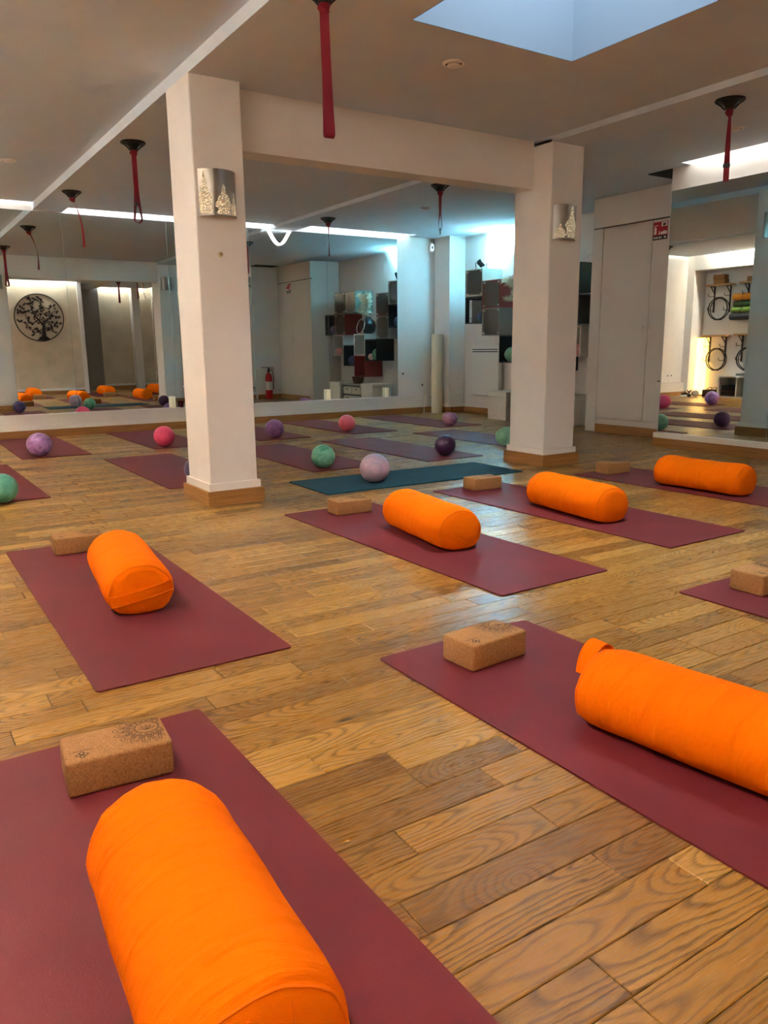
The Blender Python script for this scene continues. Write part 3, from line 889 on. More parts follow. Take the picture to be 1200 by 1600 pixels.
hanging_strap(4.62, 3.205, 2.40, 0.47, 'twisted red strap before the lit cove of the short mirror', twist=1.3, base=0.9, dx=0.015, single=True, curve=-0.018, flat_end=True)
hanging_strap(4.63, 1.36, 2.40, 0.44, 'red strap seen only in the long mirror, wide band before the plaster wall', twist=0.4, base=0.2)
hanging_strap(5.02, 1.40, 2.46, 0.40, 'thin red strap seen only in the long mirror, ring at its end', twist=0.4, base=0.8, ring=True, wid=0.02)

# ------------------------------------------------------------------ round ceiling vents
def vent(x, y, z, label):
    t = thing('ceiling_vent', label, 'vent', (x, y, z), 0, 'round ceiling vents')
    obj('rim', G().lathe([(0.048, 0.0), (0.062, 0.0), (0.06, -0.008), (0.05, -0.012), (0.044, -0.006)], 28, caps=False), TRIMW, t)
    obj('disc', G().lathe([(0.0, -0.004), (0.034, -0.004), (0.036, -0.014), (0.03, -0.019), (0.0, -0.02)], 24), TRIMW, t)
    obj('throat', G().lathe([(0.0, -0.0005), (0.047, -0.0005), (0.047, -0.003), (0.0, -0.003)], 24), mat('dark_gap', S(58, 50, 44), 0.8), t)
vent(1.16, 7.49, 2.49, 'round white ceiling vent in the bay beside the niche')
vent(2.85, 3.68, 2.44, 'round white ceiling vent close to the skylight corner')
vent(2.80, 7.50, 2.44, 'round white ceiling vent in the middle bay, near the long mirror')
vent(5.415, 7.48, 2.46, 'round white ceiling vent over the mats before the cube shelves')
vent(5.45, 3.72, 2.46, 'round white ceiling vent behind the strap by the short mirror')

# ------------------------------------------------------------------ column sconces
def sconce(loc, rz, w, h, label, trees=True, deep=0.065):
    """front faces local -Y"""
    t = thing('wall_sconce', label, 'wall lamp', loc, rz, 'curved metal sconces on the columns')
    n = 14
    R = (w*w/4+deep*deep)/(2*deep)
    A = math.asin(w/2/R)
    def pt(u, z, off=0.0):
        a = -A+2*A*u
        return ((R+off)*math.sin(a), -((R+off)*math.cos(a)-(R-deep)), z)
    sh = G()
    for z0, z1, o0, o1 in ((-h/2, h/2, 0.0, -0.003),):
        outer = [[pt(i/n, z0, o0) for i in range(n+1)], [pt(i/n, z1, o0) for i in range(n+1)]]
        inner = [[pt(i/n, z0, o1) for i in range(n+1)], [pt(i/n, z1, o1) for i in range(n+1)]]
        loop = lambda zi: outer[zi]+inner[zi][::-1]
        sh.rings([loop(0), loop(1)])
    obj('curved_shade', sh, STEEL, t)
    obj('back_plate', G().bbox(-w*0.3, -0.02, -h*0.3, w*0.3, 0, h*0.3, 0.003, 1), STEEL, t)
    if trees:
        for u0, hw, top, sd in ((0.14, 0.14, 0.98, 1), (0.55, 0.16, 0.70, 2), (0.84, 0.10, 0.56, 3)) if trees == 1 else ((0.55, 0.2, 0.99, 4), (0.2, 0.13, 0.45, 5), (0.88, 0.10, 0.5, 6)):
            rg = random.Random(sd)
            K = 16
            L_, R_ = [], []
            for k in range(K+1):
                q = k/K
                wv = hw*(0.55+0.55*math.sin(PI*min(1, q*1.25+0.12)))*(1-q**2.6)+0.004
                wv *= 1+0.22*rg.uniform(-1, 1)
                L_.append((max(0.015, u0-wv), -h/2+0.008+(h*top-0.012)*q)); R_.append((min(0.985, u0+wv), -h/2+0.008+(h*top-0.012)*q))
            g = G()
            rings = []
            for (ua, z), (ub, _) in zip(L_, R_):
                rings.append([pt(ua+(ub-ua)*i/6, z, 0.0012) for i in range(7)]+[pt(ua+(ub-ua)*i/6, z, 0.0004) for i in range(6, -1, -1)])
            g.rings(rings)
            obj('tree_cutout', g, FOIL, t)
    return t
sconce((1.785, 4.50, 1.805), 0, 0.225, 0.25, 'curved metal sconce with glowing tree cutouts on the nearer column', 1)
sconce((4.535, 4.48, 1.845), 0, 0.235, 0.245, 'curved metal sconce with one tall tree cutout on the farther column', 2)
sconce((1.80, 4.89, 2.02), PI, 0.20, 0.22, 'plain metal sconce on the mirror side of the nearer column', 0)
sconce((4.53, 4.88, 2.08), PI, 0.20, 0.22, 'plain metal sconce on the mirror side of the farther column', 0)
sconce((4.72, 4.70, 2.08), PI/2, 0.20, 0.24, 'plain metal sconce facing the short mirror on the farther column', 0)
hk = thing('wall_hook', 'small round pale hook knob below the sconce on the nearer column', 'hook', (1.785, 4.50, 1.475))
obj('base', G().lathe([(0.0, 0), (0.017, 0), (0.016, 0.006), (0.0, 0.007)], 18), mat('hook_ivory', S(200, 185, 150), 0.5), hk, rot=(PI/2, 0, 0))
obj('knob', G().lathe([(0.006, 0.006), (0.010, 0.012), (0.008, 0.02), (0.0, 0.022)], 14), mat('hook_brass', S(150, 132, 96), 0.4, 0.4), hk, rot=(PI/2, 0, 0))

# ------------------------------------------------------------------ cube shelves on the far wall
CF, CB, CS = 6.93, 7.275, 0.352
CLIP = G().bbox(-0.006, -0.012, -0.012, 0.004, 0.012, 0.012, 0.003, 1).mesh('clip')
STEELC = mat('steel_clip', S(200, 200, 198), 0.3, 0.8)
def cube(y0, z0, col, label, glass=False, knob_=False):
    t = thing('cube_shelf', label, 'shelf', (CF, y0, z0), 0, 'cube shelves hung on the far wall')
    m_ = mat('cube_%d_%d_%d' % col, S(*col), 0.5)
    D, w = CB-CF, 0.014
    g = G().box(0, 0, 0, D, CS, w).box(0, 0, CS-w, D, CS, CS).box(0, 0, w, D, w, CS-w).box(0, CS-w, w, D, CS, CS-w)
    obj('carcass', g, m_, t, smooth=False)
    obj('back', G().box(D-0.008, w, w, D, CS-w, CS-w), m_, t, smooth=False)
    if glass:
        d = obj('glass_door', G().box(-0.004, 0.006, 0.006, 0.0, CS-0.006, CS-0.006), GLASS, t, smooth=False)
        for yy in (0.03, CS-0.03):
            for zz in (0.03, CS-0.03): obj('clip', CLIP, STEELC, d, (0, yy, zz))
    return t
def cz(v): return v
GREY, DGREY, GRN, NAVY, RED, LITE = (146, 148, 146), (84, 88, 92), (86, 112, 104), (36, 50, 60), (138, 54, 48), (206, 202, 196)
SAGE = (172, 188, 174)
cube(8.302, 1.602, SAGE, 'sage grey cube shelf with glass door, topmost, under the floodlight', True)
cube(8.302, 1.247, NAVY, 'dark navy cube shelf directly below the topmost sage one')
cube(7.946, 1.437, RED, 'dark red cube shelf with glass door, next to the topmost sage one', True)
cube(7.946, 1.083, GREY, 'grey cube shelf with glass door, directly below the red glass one', True)
cube(7.590, 0.731, NAVY, 'navy cube shelf holding the large mint and pink balls')
cube(7.232, 0.820, LITE, 'open pale grey cube shelf beside the navy one with balls')
cube(7.232, 0.464, RED, 'lowest dark red cube shelf, open, above the white boxes')
cube(6.876, 0.640, NAVY, 'small dark navy cube shelf hung low between two others')
cube(6.522, 0.812, LITE, 'pale framed cube shelf under the row of red and dark grey ones')
cube(6.950, 1.525, GRN, 'green cube shelf with glass door at the end of the upper pair', True)
cube(6.594, 1.525, GRN, 'green cube shelf with glass door holding a pink ball', True)
cube(6.594, 1.168, RED, 'dark red cube shelf under the upper green pair', True)
cube(6.238, 1.168, DGREY, 'dark grey cube shelf at the closet end of the middle row')
GS = 'balls kept in the cube shelves'
def shelf_ball(y, z0, r, a, b, label, x=7.07, seed=0):
    ball(x, y, r, a, b, label, seed=seed, group=GS, z=z0+0.0142)
shelf_ball(7.812, 0.731, 0.098, (140, 205, 178), (112, 180, 150), 'large mint ball in the navy cube shelf, nearer the mirror', 7.04, 31)
shelf_ball(7.70, 0.735, 0.10, (238, 190, 182), (222, 168, 164), 'large pale pink ball in the navy cube shelf', 7.00-0.05, 32) if False else None
shelf_ball(8.34+0.08, 1.602, 0.06, (210, 140, 150), (190, 120, 135), 'small pink ball inside the sage glass cube', 7.1, 33)
shelf_ball(8.36+0.06, 1.247, 0.085, (60, 90, 130), (40, 62, 100), 'blue ball inside the dark navy cube under the sage one', 7.06, 34)
shelf_ball(8.03, 1.437, 0.065, (150, 120, 130), (110, 88, 100), 'dusky marbled ball inside the red glass cube', 7.06, 35)
shelf_ball(8.05, 1.083, 0.085, (190, 140, 160), (160, 112, 140), 'mauve ball inside the grey glass cube', 7.04, 36)
shelf_ball(6.75, 1.525, 0.085, (235, 150, 150), (215, 130, 135), 'salmon pink ball inside the green glass cube', 7.06, 37)
shelf_ball(6.36, 1.168, 0.08, (110, 98, 130), (80, 72, 104), 'grey violet ball inside the dark grey cube', 7.05, 38)
shelf_ball(6.62, 0.812, 0.07, (225, 160, 150), (205, 140, 135), 'small peach ball inside the pale framed cube', 7.0, 39)
shelf_ball(6.98, 0.640, 0.085, (90, 96, 130), (66, 70, 104), 'slate blue ball inside the small navy cube', 7.06, 40)
shelf_ball(7.667, 0.731, 0.055, (240, 196, 188), (225, 176, 172), 'pale pink ball squeezed into the front of the navy cube', 7.0, 32)
# white storage box standing in the navy cube
wbx = thing('storage_box', 'narrow white box file standing in the dark navy cube', 'box', (6.98, 8.575, 1.2612))
obj('body', G().bbox(0, 0, 0, 0.24, 0.055, 0.30, 0.003, 1), mat('box_white', S(215, 225, 228), 0.5), wbx)
obj('finger_hole', G().lathe([(0.0, 0), (0.01, 0), (0.01, 0.001), (0.0, 0.001)], 12), BLACKP, wbx, (-0.0003, 0.0275, 0.06), (0, -PI/2, 0))

# black round vase with pampas grass, white hoop
vs = thing('pampas_vase', 'black round vase with cream pampas grass plumes on a pale cube', 'vase', (7.11, 7.42, 1.1722))
obj('vase', G().lathe([(0.0, 0), (0.06, 0.0), (0.115, 0.05), (0.135, 0.125), (0.115, 0.20), (0.06, 0.245), (0.045, 0.26), (0.05, 0.28), (0.04, 0.279), (0.0, 0.24)], 28), mat('vase_black', S(22, 32, 38), 0.4), vs)
pr = random.Random(11)
for k in range(10):
    stem_top = Vector((pr.uniform(-0.27, -0.16), 0.12+0.026*k+pr.uniform(-0.02, 0.02), 0.48+pr.uniform(-0.14, 0.14)))
    stem = [Vector((0, 0, 0.2)).lerp(stem_top, q)+Vector((0, 0.02*math.sin(PI*q), 0.05*math.sin(PI*q))) for q in (0, 0.25, 0.5, 0.75, 1)]
    so = obj('stem', G().tube(stem, 0.002, 5), mat('pampas_stem', S(190, 170, 120), 0.8), vs)
    pl = G()
    for q in range(210):
        f = pr.uniform(0.45, 1.12)
        base = Vector((0, 0, 0.2)).lerp(stem_top, min(f, 1.0))+Vector((0, 0.02*math.sin(PI*min(f, 1)), 0.05*math.sin(PI*min(f, 1))))
        d = (stem_top.normalized()*0.8+Vector((pr.uniform(-1, 1), pr.uniform(-1, 0.8), pr.uniform(-0.8, 0.5)))*0.95).normalized()
        L = pr.uniform(0.06, 0.13)*(1.35-0.5*f)
        sd = d.orthogonal().normalized()*0.004
        tip = base+d*L+Vector((0, 0, -0.02))
        mid = base+d*L*0.5
        pl.add([base+sd*0.4, base-sd*0.4, mid-sd, tip, mid+sd], [(0, 1, 2, 3, 4)])
    o = obj('plume', pl, mat('pampas_plume', S(236, 226, 198), 0.9), so); o['kind'] = 'stuff'
hp = thing('white_hoop', 'thin white hoop leaning against the black round vase', 'hoop', (6.97, 7.38, 1.175))
obj('ring', G().tube([(0.01+0.03*math.sin(a), 0.12*math.cos(a), 0.125+0.12*math.sin(a)) for a in [2*PI*k/36 for k in range(36)]], 0.005, 6, True), mat('hoop_white', S(225, 222, 215), 0.5), hp)

# floodlight on the topmost cube
fl = thing('floodlight', 'small black floodlight tilted up at the wall on the topmost cube', 'lamp', (7.05, 8.47, 1.9545))
aim = Vector((7.28, 8.30, 2.22))-Vector((7.02, 8.52, 2.04))
fdir = Vector((0.60, -0.34, 0.62)).normalized()
quat = fdir.to_track_quat('Z', 'Y')
hd = obj('head', G().bbox(-0.075, -0.055, -0.03, 0.075, 0.055, 0.012, 0.006, 1), BLACK, fl, (0, 0, 0.085))
hd.rotation_euler = quat.to_euler()
obj('lens', G().box(-0.062, -0.044, 0.0122, 0.062, 0.044, 0.0135), emitter('flood_lens', (0.70, 0.93, 1.0, 1), 30.0), hd, smooth=False)
obj('cooling_fins', G().box(-0.06, -0.04, -0.042, -0.05, 0.04, -0.03).box(-0.03, -0.04, -0.042, -0.02, 0.04, -0.03).box(0.0, -0.04, -0.042, 0.01, 0.04, -0.03).box(0.03, -0.04, -0.042, 0.04, 0.04, -0.03), BLACK, hd, smooth=False)
obj('bracket', G().tube([(-0.07, 0.03, 0.085), (-0.07, 0.03, 0.005), (0.07, -0.03, 0.005), (0.07, -0.03, 0.085)], 0.006, 6), BLACK, fl)
ld = bpy.data.lights.new('flood_beam', 'SPOT')
ld.energy = FLOOD_POWER; ld.color = (0.26, 0.76, 1.0); ld.spot_size = math.radians(86); ld.spot_blend = 0.7; ld.shadow_soft_size = 0.05
lo = bpy.data.objects.new('flood_beam', ld); COL.objects.link(lo)
lo.parent = fl
lo.location = Vector((0, 0, 0.085))+fdir*0.03
lo.rotation_euler = (-fdir).to_track_quat('Z', 'Y').to_euler()

# radiator, outlets, access panel
rd = thing('panel_radiator', 'white flat wall radiator below the cube shelves', 'radiator', (7.278, 8.42, 0))
obj('body', G().bbox(-0.11, -0.20, 0.27, -0.03, 0.38, 0.95, 0.012, 2), mat('radiator_white', S(226, 224, 218), 0.45), rd)
obj('grille_slot', G().box(-0.1115, -0.18, 0.865, -0.108, 0.36, 0.877).box(-0.1115, -0.18, 0.895, -0.108, 0.36, 0.907), BLACKP, rd, smooth=False)
obj('bracket', G().box(-0.03, -0.1, 0.35, 0, -0.07, 0.85).box(-0.03, 0.25, 0.35, 0, 0.28, 0.85), TRIMW, rd, smooth=False)
def outlet(loc, rz, label, plug=True):
    t = thing('power_outlet', label, 'outlet', loc, rz, 'white wall outlets')
    obj('plate', G().bbox(-0.04, -0.009, -0.04, 0.04, 0, 0.04, 0.004, 1), TRIMW, t)
    obj('recess', G().lathe([(0.0, 0), (0.019, 0), (0.019, 0.0015), (0.0, 0.0015)], 18), mat('outlet_grey', S(120, 120, 118), 0.6), t, (0, -0.009, 0), (PI/2, 0, 0))
outlet((6.43, YB, 0.57), 0, 'white outlet beside the long mirror, higher of two')
outlet((6.77, YB, 0.40), 0, 'white outlet near the floor by the paper tube lamp')
outlet((-0.02, YB, 0.38), 0, 'white double outlet plate near the niche corner, seen in the short mirror')
outlet((-0.12, YB, 0.38), 0, 'white outlet plate next to the niche corner, seen in the short mirror')
ap = thing('access_panel', 'small square white access panel low on the corner pier', 'panel', (7.14, 9.10, 0.37))
obj('frame', G().bbox(-0.085, -0.004, -0.11, 0.085, 0, 0.11, 0.002, 1), WHITE, ap)
obj('cover', G().bbox(-0.078, -0.007, -0.103, 0.078, -0.003, 0.103, 0.002, 1), TRIMW, ap)
# small oval wall light
ol = thing('oval_light', 'small oval white emergency light high by the corner pier', 'lamp', (6.93, YB, 2.33))
oval = lambda s_, d0, d1: G().prism([(0.042*s_*math.cos(a), (0.075*s_ if abs(math.sin(a)) > 0 else 0)*math.sin(a)) for a in [2*PI*k/24 for k in range(24)]], d0, d1, lambda u, v, h: (u, -h, v))
obj('base', oval(1.0, 0, 0.03), TRIMW, ol)
obj('lens', oval(0.72, 0.03, 0.036), emitter('oval_lens', (0.8, 0.95, 1.0, 1), 0.6), ol)
obj('core', oval(0.3, 0.036, 0.039), mat('outlet_grey', S(120, 120, 118), 0.6), ol)
# paper tube lamp in the corner
tl_ = thing('tube_lamp', 'tall ivory paper tube lamp standing in the corner', 'lamp', (6.885, 9.235, 0))
obj('shade', G().lathe([(0.082, 0.012), (0.082, 1.12), (0.079, 1.12), (0.079, 0.012)], 32, caps=False), IVORY, tl_)
obj('base', G().lathe([(0.0, 0), (0.07, 0), (0.07, 0.014), (0.0, 0.014)], 28), TRIMW, tl_)
obj('cord', G().tube([(-0.07, -0.02, 0.006), (-0.13, -0.06, 0.004), (-0.17, -0.02, 0.004), (-0.22, 0.05, 0.005), (-0.16, 0.10, 0.006), (-0.14, 0.135, 0.18), (-0.12, 0.155, 0.30), (-0.115, 0.20, 0.385)], 0.004, 6), TRIMW, tl_)

# white storage boxes and drawer rack under the cubes
def lidded_box(x, y0, y1, label):
    t = thing('storage_box', label, 'box', (x, y0, 0), 0, 'white lidded boxes under the cube shelves')
    L = y1-y0
    pal = mat('box_linen', S(222, 216, 206), 0.75, noise_scale=30.0, noise_amt=0.03)
    obj('body', G().bbox(0.006, 0.006, 0, 0.374, L-0.006, 0.30, 0.004, 1), pal, t)
    obj('lid', G().bbox(0, 0, 0.30, 0.38, L, 0.365, 0.006, 2), pal, t)
lidded_box(6.80, 7.64, 8.01, 'white lidded box under the radiator end of the cube shelves')
lidded_box(6.80, 6.56, 6.94, 'white lidded box close to the closet side')
rk = thing('drawer_rack', 'low black rack with fabric drawers between two white boxes', 'rack', (6.84, 6.98, 0))
rf = G()
for yy in (0.0, 0.60): rf.box(0, yy, 0, 0.34, yy+0.02, 0.32)
for zz in (0.0, 0.15, 0.30): rf.box(0, 0, zz, 0.34, 0.62, zz+0.02)
obj('frame', rf, BLACKP, rk, smooth=False)
obj('top_cover', G().bbox(-0.005, -0.005, 0.3205, 0.345, 0.625, 0.345, 0.004, 1), mat('rack_top_grey', S(150, 146, 140), 0.7), rk)
for yy in (0.024, 0.315):
    for zz in (0.022, 0.172):
        d = obj('drawer', G().bbox(-0.004, yy, zz, 0.32, yy+0.28, zz+0.122, 0.004, 1), mat('drawer_fabric', S(196, 184, 166), 0.85), rk)
        obj('pull', G().bbox(-0.012, yy+0.125, zz+0.075, -0.003, yy+0.155, zz+0.095, 0.002, 1), BLACKP, d)
bk = thing('wicker_basket', 'dark wicker basket on the black drawer rack', 'basket', (6.99, 7.25, 0.3455))
obj('body', G().lathe([(0.0, 0), (0.075, 0), (0.095, 0.055), (0.105, 0.11), (0.098, 0.11), (0.088, 0.055), (0.07, 0.01), (0.0, 0.01)], 24), mat('wicker', S(96, 78, 60), 0.8, bump=0.6, bump_scale=90.0), bk)
obj('rim', G().tube([(0.102*math.cos(a), 0.102*math.sin(a), 0.112) for a in [2*PI*k/24 for k in range(24)]], 0.006, 6, True), mat('wicker', S(96, 78, 60), 0.8), bk)
# loose cable on the wall above the cubes
cb = obj('wall_cable', G().tube([(7.272, 6.25, 2.40), (7.268, 6.35, 2.28), (7.268, 6.6, 2.05), (7.268, 6.9, 1.92), (7.27, 7.1, 1.86)], 0.004, 6), TRIMW)
tag(cb, 'thin pale cable hanging down the wall above the cube shelves', 'cable')

# ------------------------------------------------------------------ light rope loop, extinguisher
lr = obj('light_rope', G().tube([Vector((4.38, YB-0.035, 2.43)).lerp(Vector((4.69, YB-0.035, 2.40)), q)+Vector((0, 0, -0.18*math.sin(PI*min(1, q*1.0))**1.1)) for q in [i/16 for i in range(17)]]
        , 0.011, 8), emitter('rope_light', (1.0, 0.97, 0.92, 1), 6.0))
tag(lr, 'glowing light rope drooping in a loop from the mirror cove', 'light rope')
ex = thing('fire_extinguisher', 'red fire extinguisher standing by the mirror wall end, seen in the mirror', 'extinguisher', (6.405, 4.888, 0))
RED_P = mat('extinguisher_red', S(176, 18, 22), 0.3)
obj('cylinder', G().lathe([(0.0, 0.0), (0.062, 0.0), (0.068, 0.01), (0.068, 0.40), (0.06, 0.45), (0.035, 0.485), (0.02, 0.495), (0.02, 0.52), (0.0, 0.52)], 24), RED_P, ex)
obj('label_band', G().lathe([(0.0685, 0.17), (0.0688, 0.171), (0.0688, 0.33), (0.0685, 0.331)], 24, caps=False), mat('label_white', S(225, 220, 210), 0.5), ex)
vl = obj('valve', G().bbox(-0.02, -0.02, 0.515, 0.02, 0.02, 0.56, 0.004, 1), BLACKP, ex)
obj('lever', G().bbox(0.0, -0.011, 0.56, 0.12, 0.011, 0.573, 0.003, 1), BLACKP, vl)
obj('carry_handle', G().bbox(-0.15, -0.010, 0.592, 0.11, 0.010, 0.603, 0.003, 1).bbox(-0.012, -0.010, 0.555, 0.012, 0.010, 0.6, 0.002, 1), BLACKP, vl)
obj('hose', G().tube([(0.02, 0, 0.54), (0.09, 0.0, 0.53), (0.10, 0.0, 0.40), (0.09, 0.0, 0.18)], 0.009, 8), BLACKP, ex)

# ------------------------------------------------------------------ candles on the mirror ledge
def candle(x, y, h, r, label):
    t = thing('pillar_candle', label, 'candle', (x, y, 0.2525), 0, 'ivory pillar candles on the mirror ledge')
    obj('wax', G().lathe([(0.0, 0), (r, 0), (r, h-0.004), (r-0.004, h), (r-0.012, h-0.004), (0.0, h-0.006)], 22), WAX, t)
    obj('wick', G().cyl((0, 0, h-0.008), (0.001, 0, h+0.008), 0.0012, 0.001, 5), BLACKP, t)
candle(3.03, 9.408, 0.135, 0.03, 'ivory pillar candle on the mirror ledge beside the nearer column')
candle(5.18, 9.408, 0.14, 0.03, 'ivory pillar candle on the mirror ledge before the mirrored closet')
candle(6.13, 9.408, 0.13, 0.03, 'ivory pillar candle on the mirror ledge near its far end')
rg_ = thing('votive_glass', 'dark red votive glass on the mirror ledge beside a candle', 'candle', (3.135, 9.410, 0.2525))
obj('glass', G().lathe([(0.0, 0), (0.021, 0), (0.024, 0.075), (0.022, 0.075), (0.019, 0.006), (0.0, 0.006)], 20), REDGLASS, rg_)
obj('wax', G().lathe([(0.0, 0.007), (0.019, 0.007), (0.021, 0.05), (0.0, 0.05)], 18), mat('red_wax', S(110, 20, 30), 0.5), rg_)

# ------------------------------------------------------------------ metal tree on the plaster wall
TR = 0.50
tw = thing('tree_wall_art', 'round dark metal tree of life on the beige plaster wall, seen in the mirror', 'wall art', (3.22, YT+0.012, 1.67))
DARKM = mat('dark_bronze', S(44, 30, 24), 0.5, 0.4)
obj('ring', G().tube([(TR*math.cos(a), 0, TR*math.sin(a)) for a in [2*PI*k/64 for k in range(64)]], 0.011, 6, True), DARKM, tw)
def n2(px, py): return ((px-558)/345*TR, 0, -(py-708)/345*TR)
trunk = G()
trunk.tube([n2(600, 1045), n2(600, 980), n2(604, 900), n2(612, 830)], [0.06, 0.045, 0.036, 0.032], 8)
trunk.prism([(n2(500, 1040)[0], n2(500, 1040)[2]), (n2(700, 1035)[0], n2(700, 1035)[2]), (n2(640, 985)[0], n2(640, 985)[2]), (n2(560, 985)[0], n2(560, 985)[2])], -0.006, 0.006, lambda u, v, h: (u, h, v))
obj('trunk', trunk, DARKM, tw)
branches = [[(612, 840), (560, 760), (510, 700), (480, 640), (460, 570), (440, 500), (450, 440)], [(480, 650), (430, 625), (350, 615), (290, 640), (260, 620)],
    [(612, 830), (630, 760), (690, 715), (760, 685), (830, 690)], [(540, 740), (480, 785), (400, 790), (330, 780), (270, 775)], [(600, 870), (540, 900), (480, 890), (400, 880)],
    [(625, 780), (720, 770), (800, 795), (860, 780)], [(560, 740), (575, 680), (620, 640), (680, 640)], [(490, 650), (520, 610), (580, 570), (600, 500), (590, 440)], [(575, 560), (640, 560), (700, 575), (760, 540)],
    [(465, 560), (500, 460), (540, 440), (600, 430)], [(615, 860), (680, 870), (740, 840), (800, 820)], [(640, 900), (700, 890), (760, 930)], [(450, 500), (390, 500), (340, 540), (280, 530)], [(410, 790), (380, 720), (370, 650)], [(560, 920), (500, 920), (430, 970)], [(470, 470), (420, 420), (380, 430)], [(690, 720), (740, 640), (800, 600)]]
leafg = G()
lrnd = random.Random(4)
for br in branches:
    pts = [n2(*q) for q in br]
    rr = [max(0.007, 0.024*(1-i/len(pts))) for i in range(len(pts))] if br[0] in ((612, 840), (612, 830)) else [max(0.0055, 0.012*(1-i/len(pts))) for i in range(len(pts))]
    obj('branch', G().tube(pts, rr, 6), DARKM, tw)
    for i, q in enumerate(pts[1:]):
        for _ in range(3):
            cx, cz_ = q[0]+lrnd.uniform(-0.05, 0.05), q[2]+lrnd.uniform(-0.05, 0.05)
            if math.hypot(cx, cz_) > TR-0.04: continue
            a0 = lrnd.uniform(0, 6.28)
            star = []
            for k in range(10):
                rr_ = (0.032 if k % 2 == 0 else 0.014)
                star.append((cx+rr_*math.cos(a0+k*PI/5), cz_+rr_*math.sin(a0+k*PI/5)))
            leafg.prism(star, -0.002, 0.002, lambda u, v, h: (u, h, v))
o = obj('foliage', leafg, DARKM, tw, smooth=False); o['kind'] = 'stuff'

# ------------------------------------------------------------------ niche with racks, rings, cubbies (seen in the short mirror)
NB = -0.76
OAKL = mat('pale_oak_board', S(186, 142, 88), 0.5, noise_scale=12.0, noise_amt=0.06)
def rack(y0, y1, z, label):
    t = thing('wall_rack', label, 'rack', (NB, (y0+y1)/2, z), 0, 'wooden shelf racks with black hooks in the niche')
    L = y1-y0
    obj('board', G().bbox(0.0, -L/2, 0, 0.17, L/2, 0.032, 0.002, 1), OAKL, t)
    for s_ in (-1, 1):
        yy = s_*(L/2-0.09)
        b = G().box(0.0, yy-0.012, -0.46, 0.012, yy+0.012, 0.0).box(0.0, yy-0.012, -0.012, 0.14, yy+0.012, 0.0)
        b.tube([(0.13, yy, -0.008), (0.008, yy, -0.13)], 0.008, 5)
        bo = obj('bracket', b, BLACK, t, smooth=False)
        h = G()
        for dz in (-0.17, -0.42):
            h.tube([(0.01, yy, dz), (0.16, yy, dz-0.01), (0.185, yy, dz+0.01), (0.185, yy, dz+0.045)], 0.005, 6)
        obj('hook', h, BLACK, bo)
RK = [(8.69, 9.19, 1.965, 'shelf rack with stacked blocks above black rings, upper row by the corner'), (8.02, 8.52, 1.975, 'shelf rack over the rolled mats in the niche, upper row'),
      (8.71, 9.21, 1.075, 'shelf rack with black rings beside the glowing lamp, lower row'), (8.06, 8.56, 1.09, 'shelf rack with black rings above the white cubby, lower row')]
for r_ in RK: rack(*r_)
def pilates_ring(y, z, x, r, label, grp):
    t = thing('pilates_ring', label, 'ring', (x, y, z), 0, grp)
    obj('hoop', G().tube([(0, r*math.cos(a), r*math.sin(a)) for a in [2*PI*k/36 for k in range(36)]], 0.009, 6, True), BLACKP, t)
    pd = G()
    for s_ in (-1, 1):
        pd.bbox(-0.016, -0.05, s_*r-0.012, 0.016, 0.05, s_*r+0.012, 0.005, 1)
    obj('pad', pd, BLACKP, t)
for cy, cz0, gname, where in ((8.95, 1.57, 'black exercise rings on the upper rack', 'on the upper niche rack with the stacked blocks'), (8.925, 0.67, 'black exercise rings on the lower rack by the lamp', 'on the lower niche rack beside the glowing lamp'), (8.31, 0.68, 'black exercise rings above the white cubby', 'on the lower niche rack above the white cubby')):
    for k, (dy, dx, which) in enumerate(((0.0, 0.045, 'rear'), (0.014, 0.085, 'middle'), (-0.02, 0.125, 'front'))):
        pilates_ring(cy+dy, cz0, NB+dx, 0.19, which+' black exercise ring of three '+where, gname)
for k, (dy, z) in enumerate(((0.0, 1.997), (0.015, 2.079))):
    cork_block(-0.665, 8.92+dy, 90, ('lower' if k == 0 else 'upper')+' of two cork blocks stacked on the niche rack by the corner', z, prints=False)
cork_block(-0.665, 8.27, 90, 'cork block alone on the niche rack over the rolled mats', 2.0075, prints=False)
def rolled_mat(y, z, x, r, col, label):
    t = thing('rolled_mat', label, 'yoga mat', (x, y, z), 0, 'rolled mats hanging in the niche')
    m_ = mat('roll_%d_%d_%d' % col, S(*col), 0.7)
    L = 0.31
    obj('roll', G().rings([[(rr*math.cos(2*PI*j/24), yy, rr*math.sin(2*PI*j/24)) for j in range(24)] for yy, rr in ((-L, r*0.25), (-L, r*0.94), (-L+0.008, r), (L-0.008, r), (L, r*0.94), (L, r*0.25))]), m_, t)
    sp_ = [((0.2+0.8*k/40)*r*0.9*math.cos(k*0.42), L+0.001, (0.2+0.8*k/40)*r*0.9*math.sin(k*0.42)) for k in range(41)]
    obj('spiral_edge', G().tube(sp_, 0.002, 4), BLACKP, t)
    for yy in (-0.12, 0.12):
        obj('strap', G().tube([((r+0.001)*math.cos(a), yy, (r+0.001)*math.sin(a)) for a in [2*PI*k/24 for k in range(24)]], 0.003, 5, True), BLACKP, t)
rolled_mat(8.33, 1.755, NB+0.10, 0.058, (222, 140, 20), 'orange rolled mat, topmost in the niche')
rolled_mat(8.33, 1.635, NB+0.075, 0.050, (70, 96, 44), 'upper green rolled mat under the orange roll')
rolled_mat(8.35, 1.530, NB+0.10, 0.052, (98, 128, 44), 'olive green rolled mat between the dark and upper green rolls')
rolled_mat(8.37, 1.415, NB+0.10, 0.056, (52, 50, 54), 'dark grey rolled mat, lowest in the niche')
cu = thing('cubby_shelf', 'low white two-compartment cubby standing in the niche', 'shelf', (-0.755, 7.94, 0))
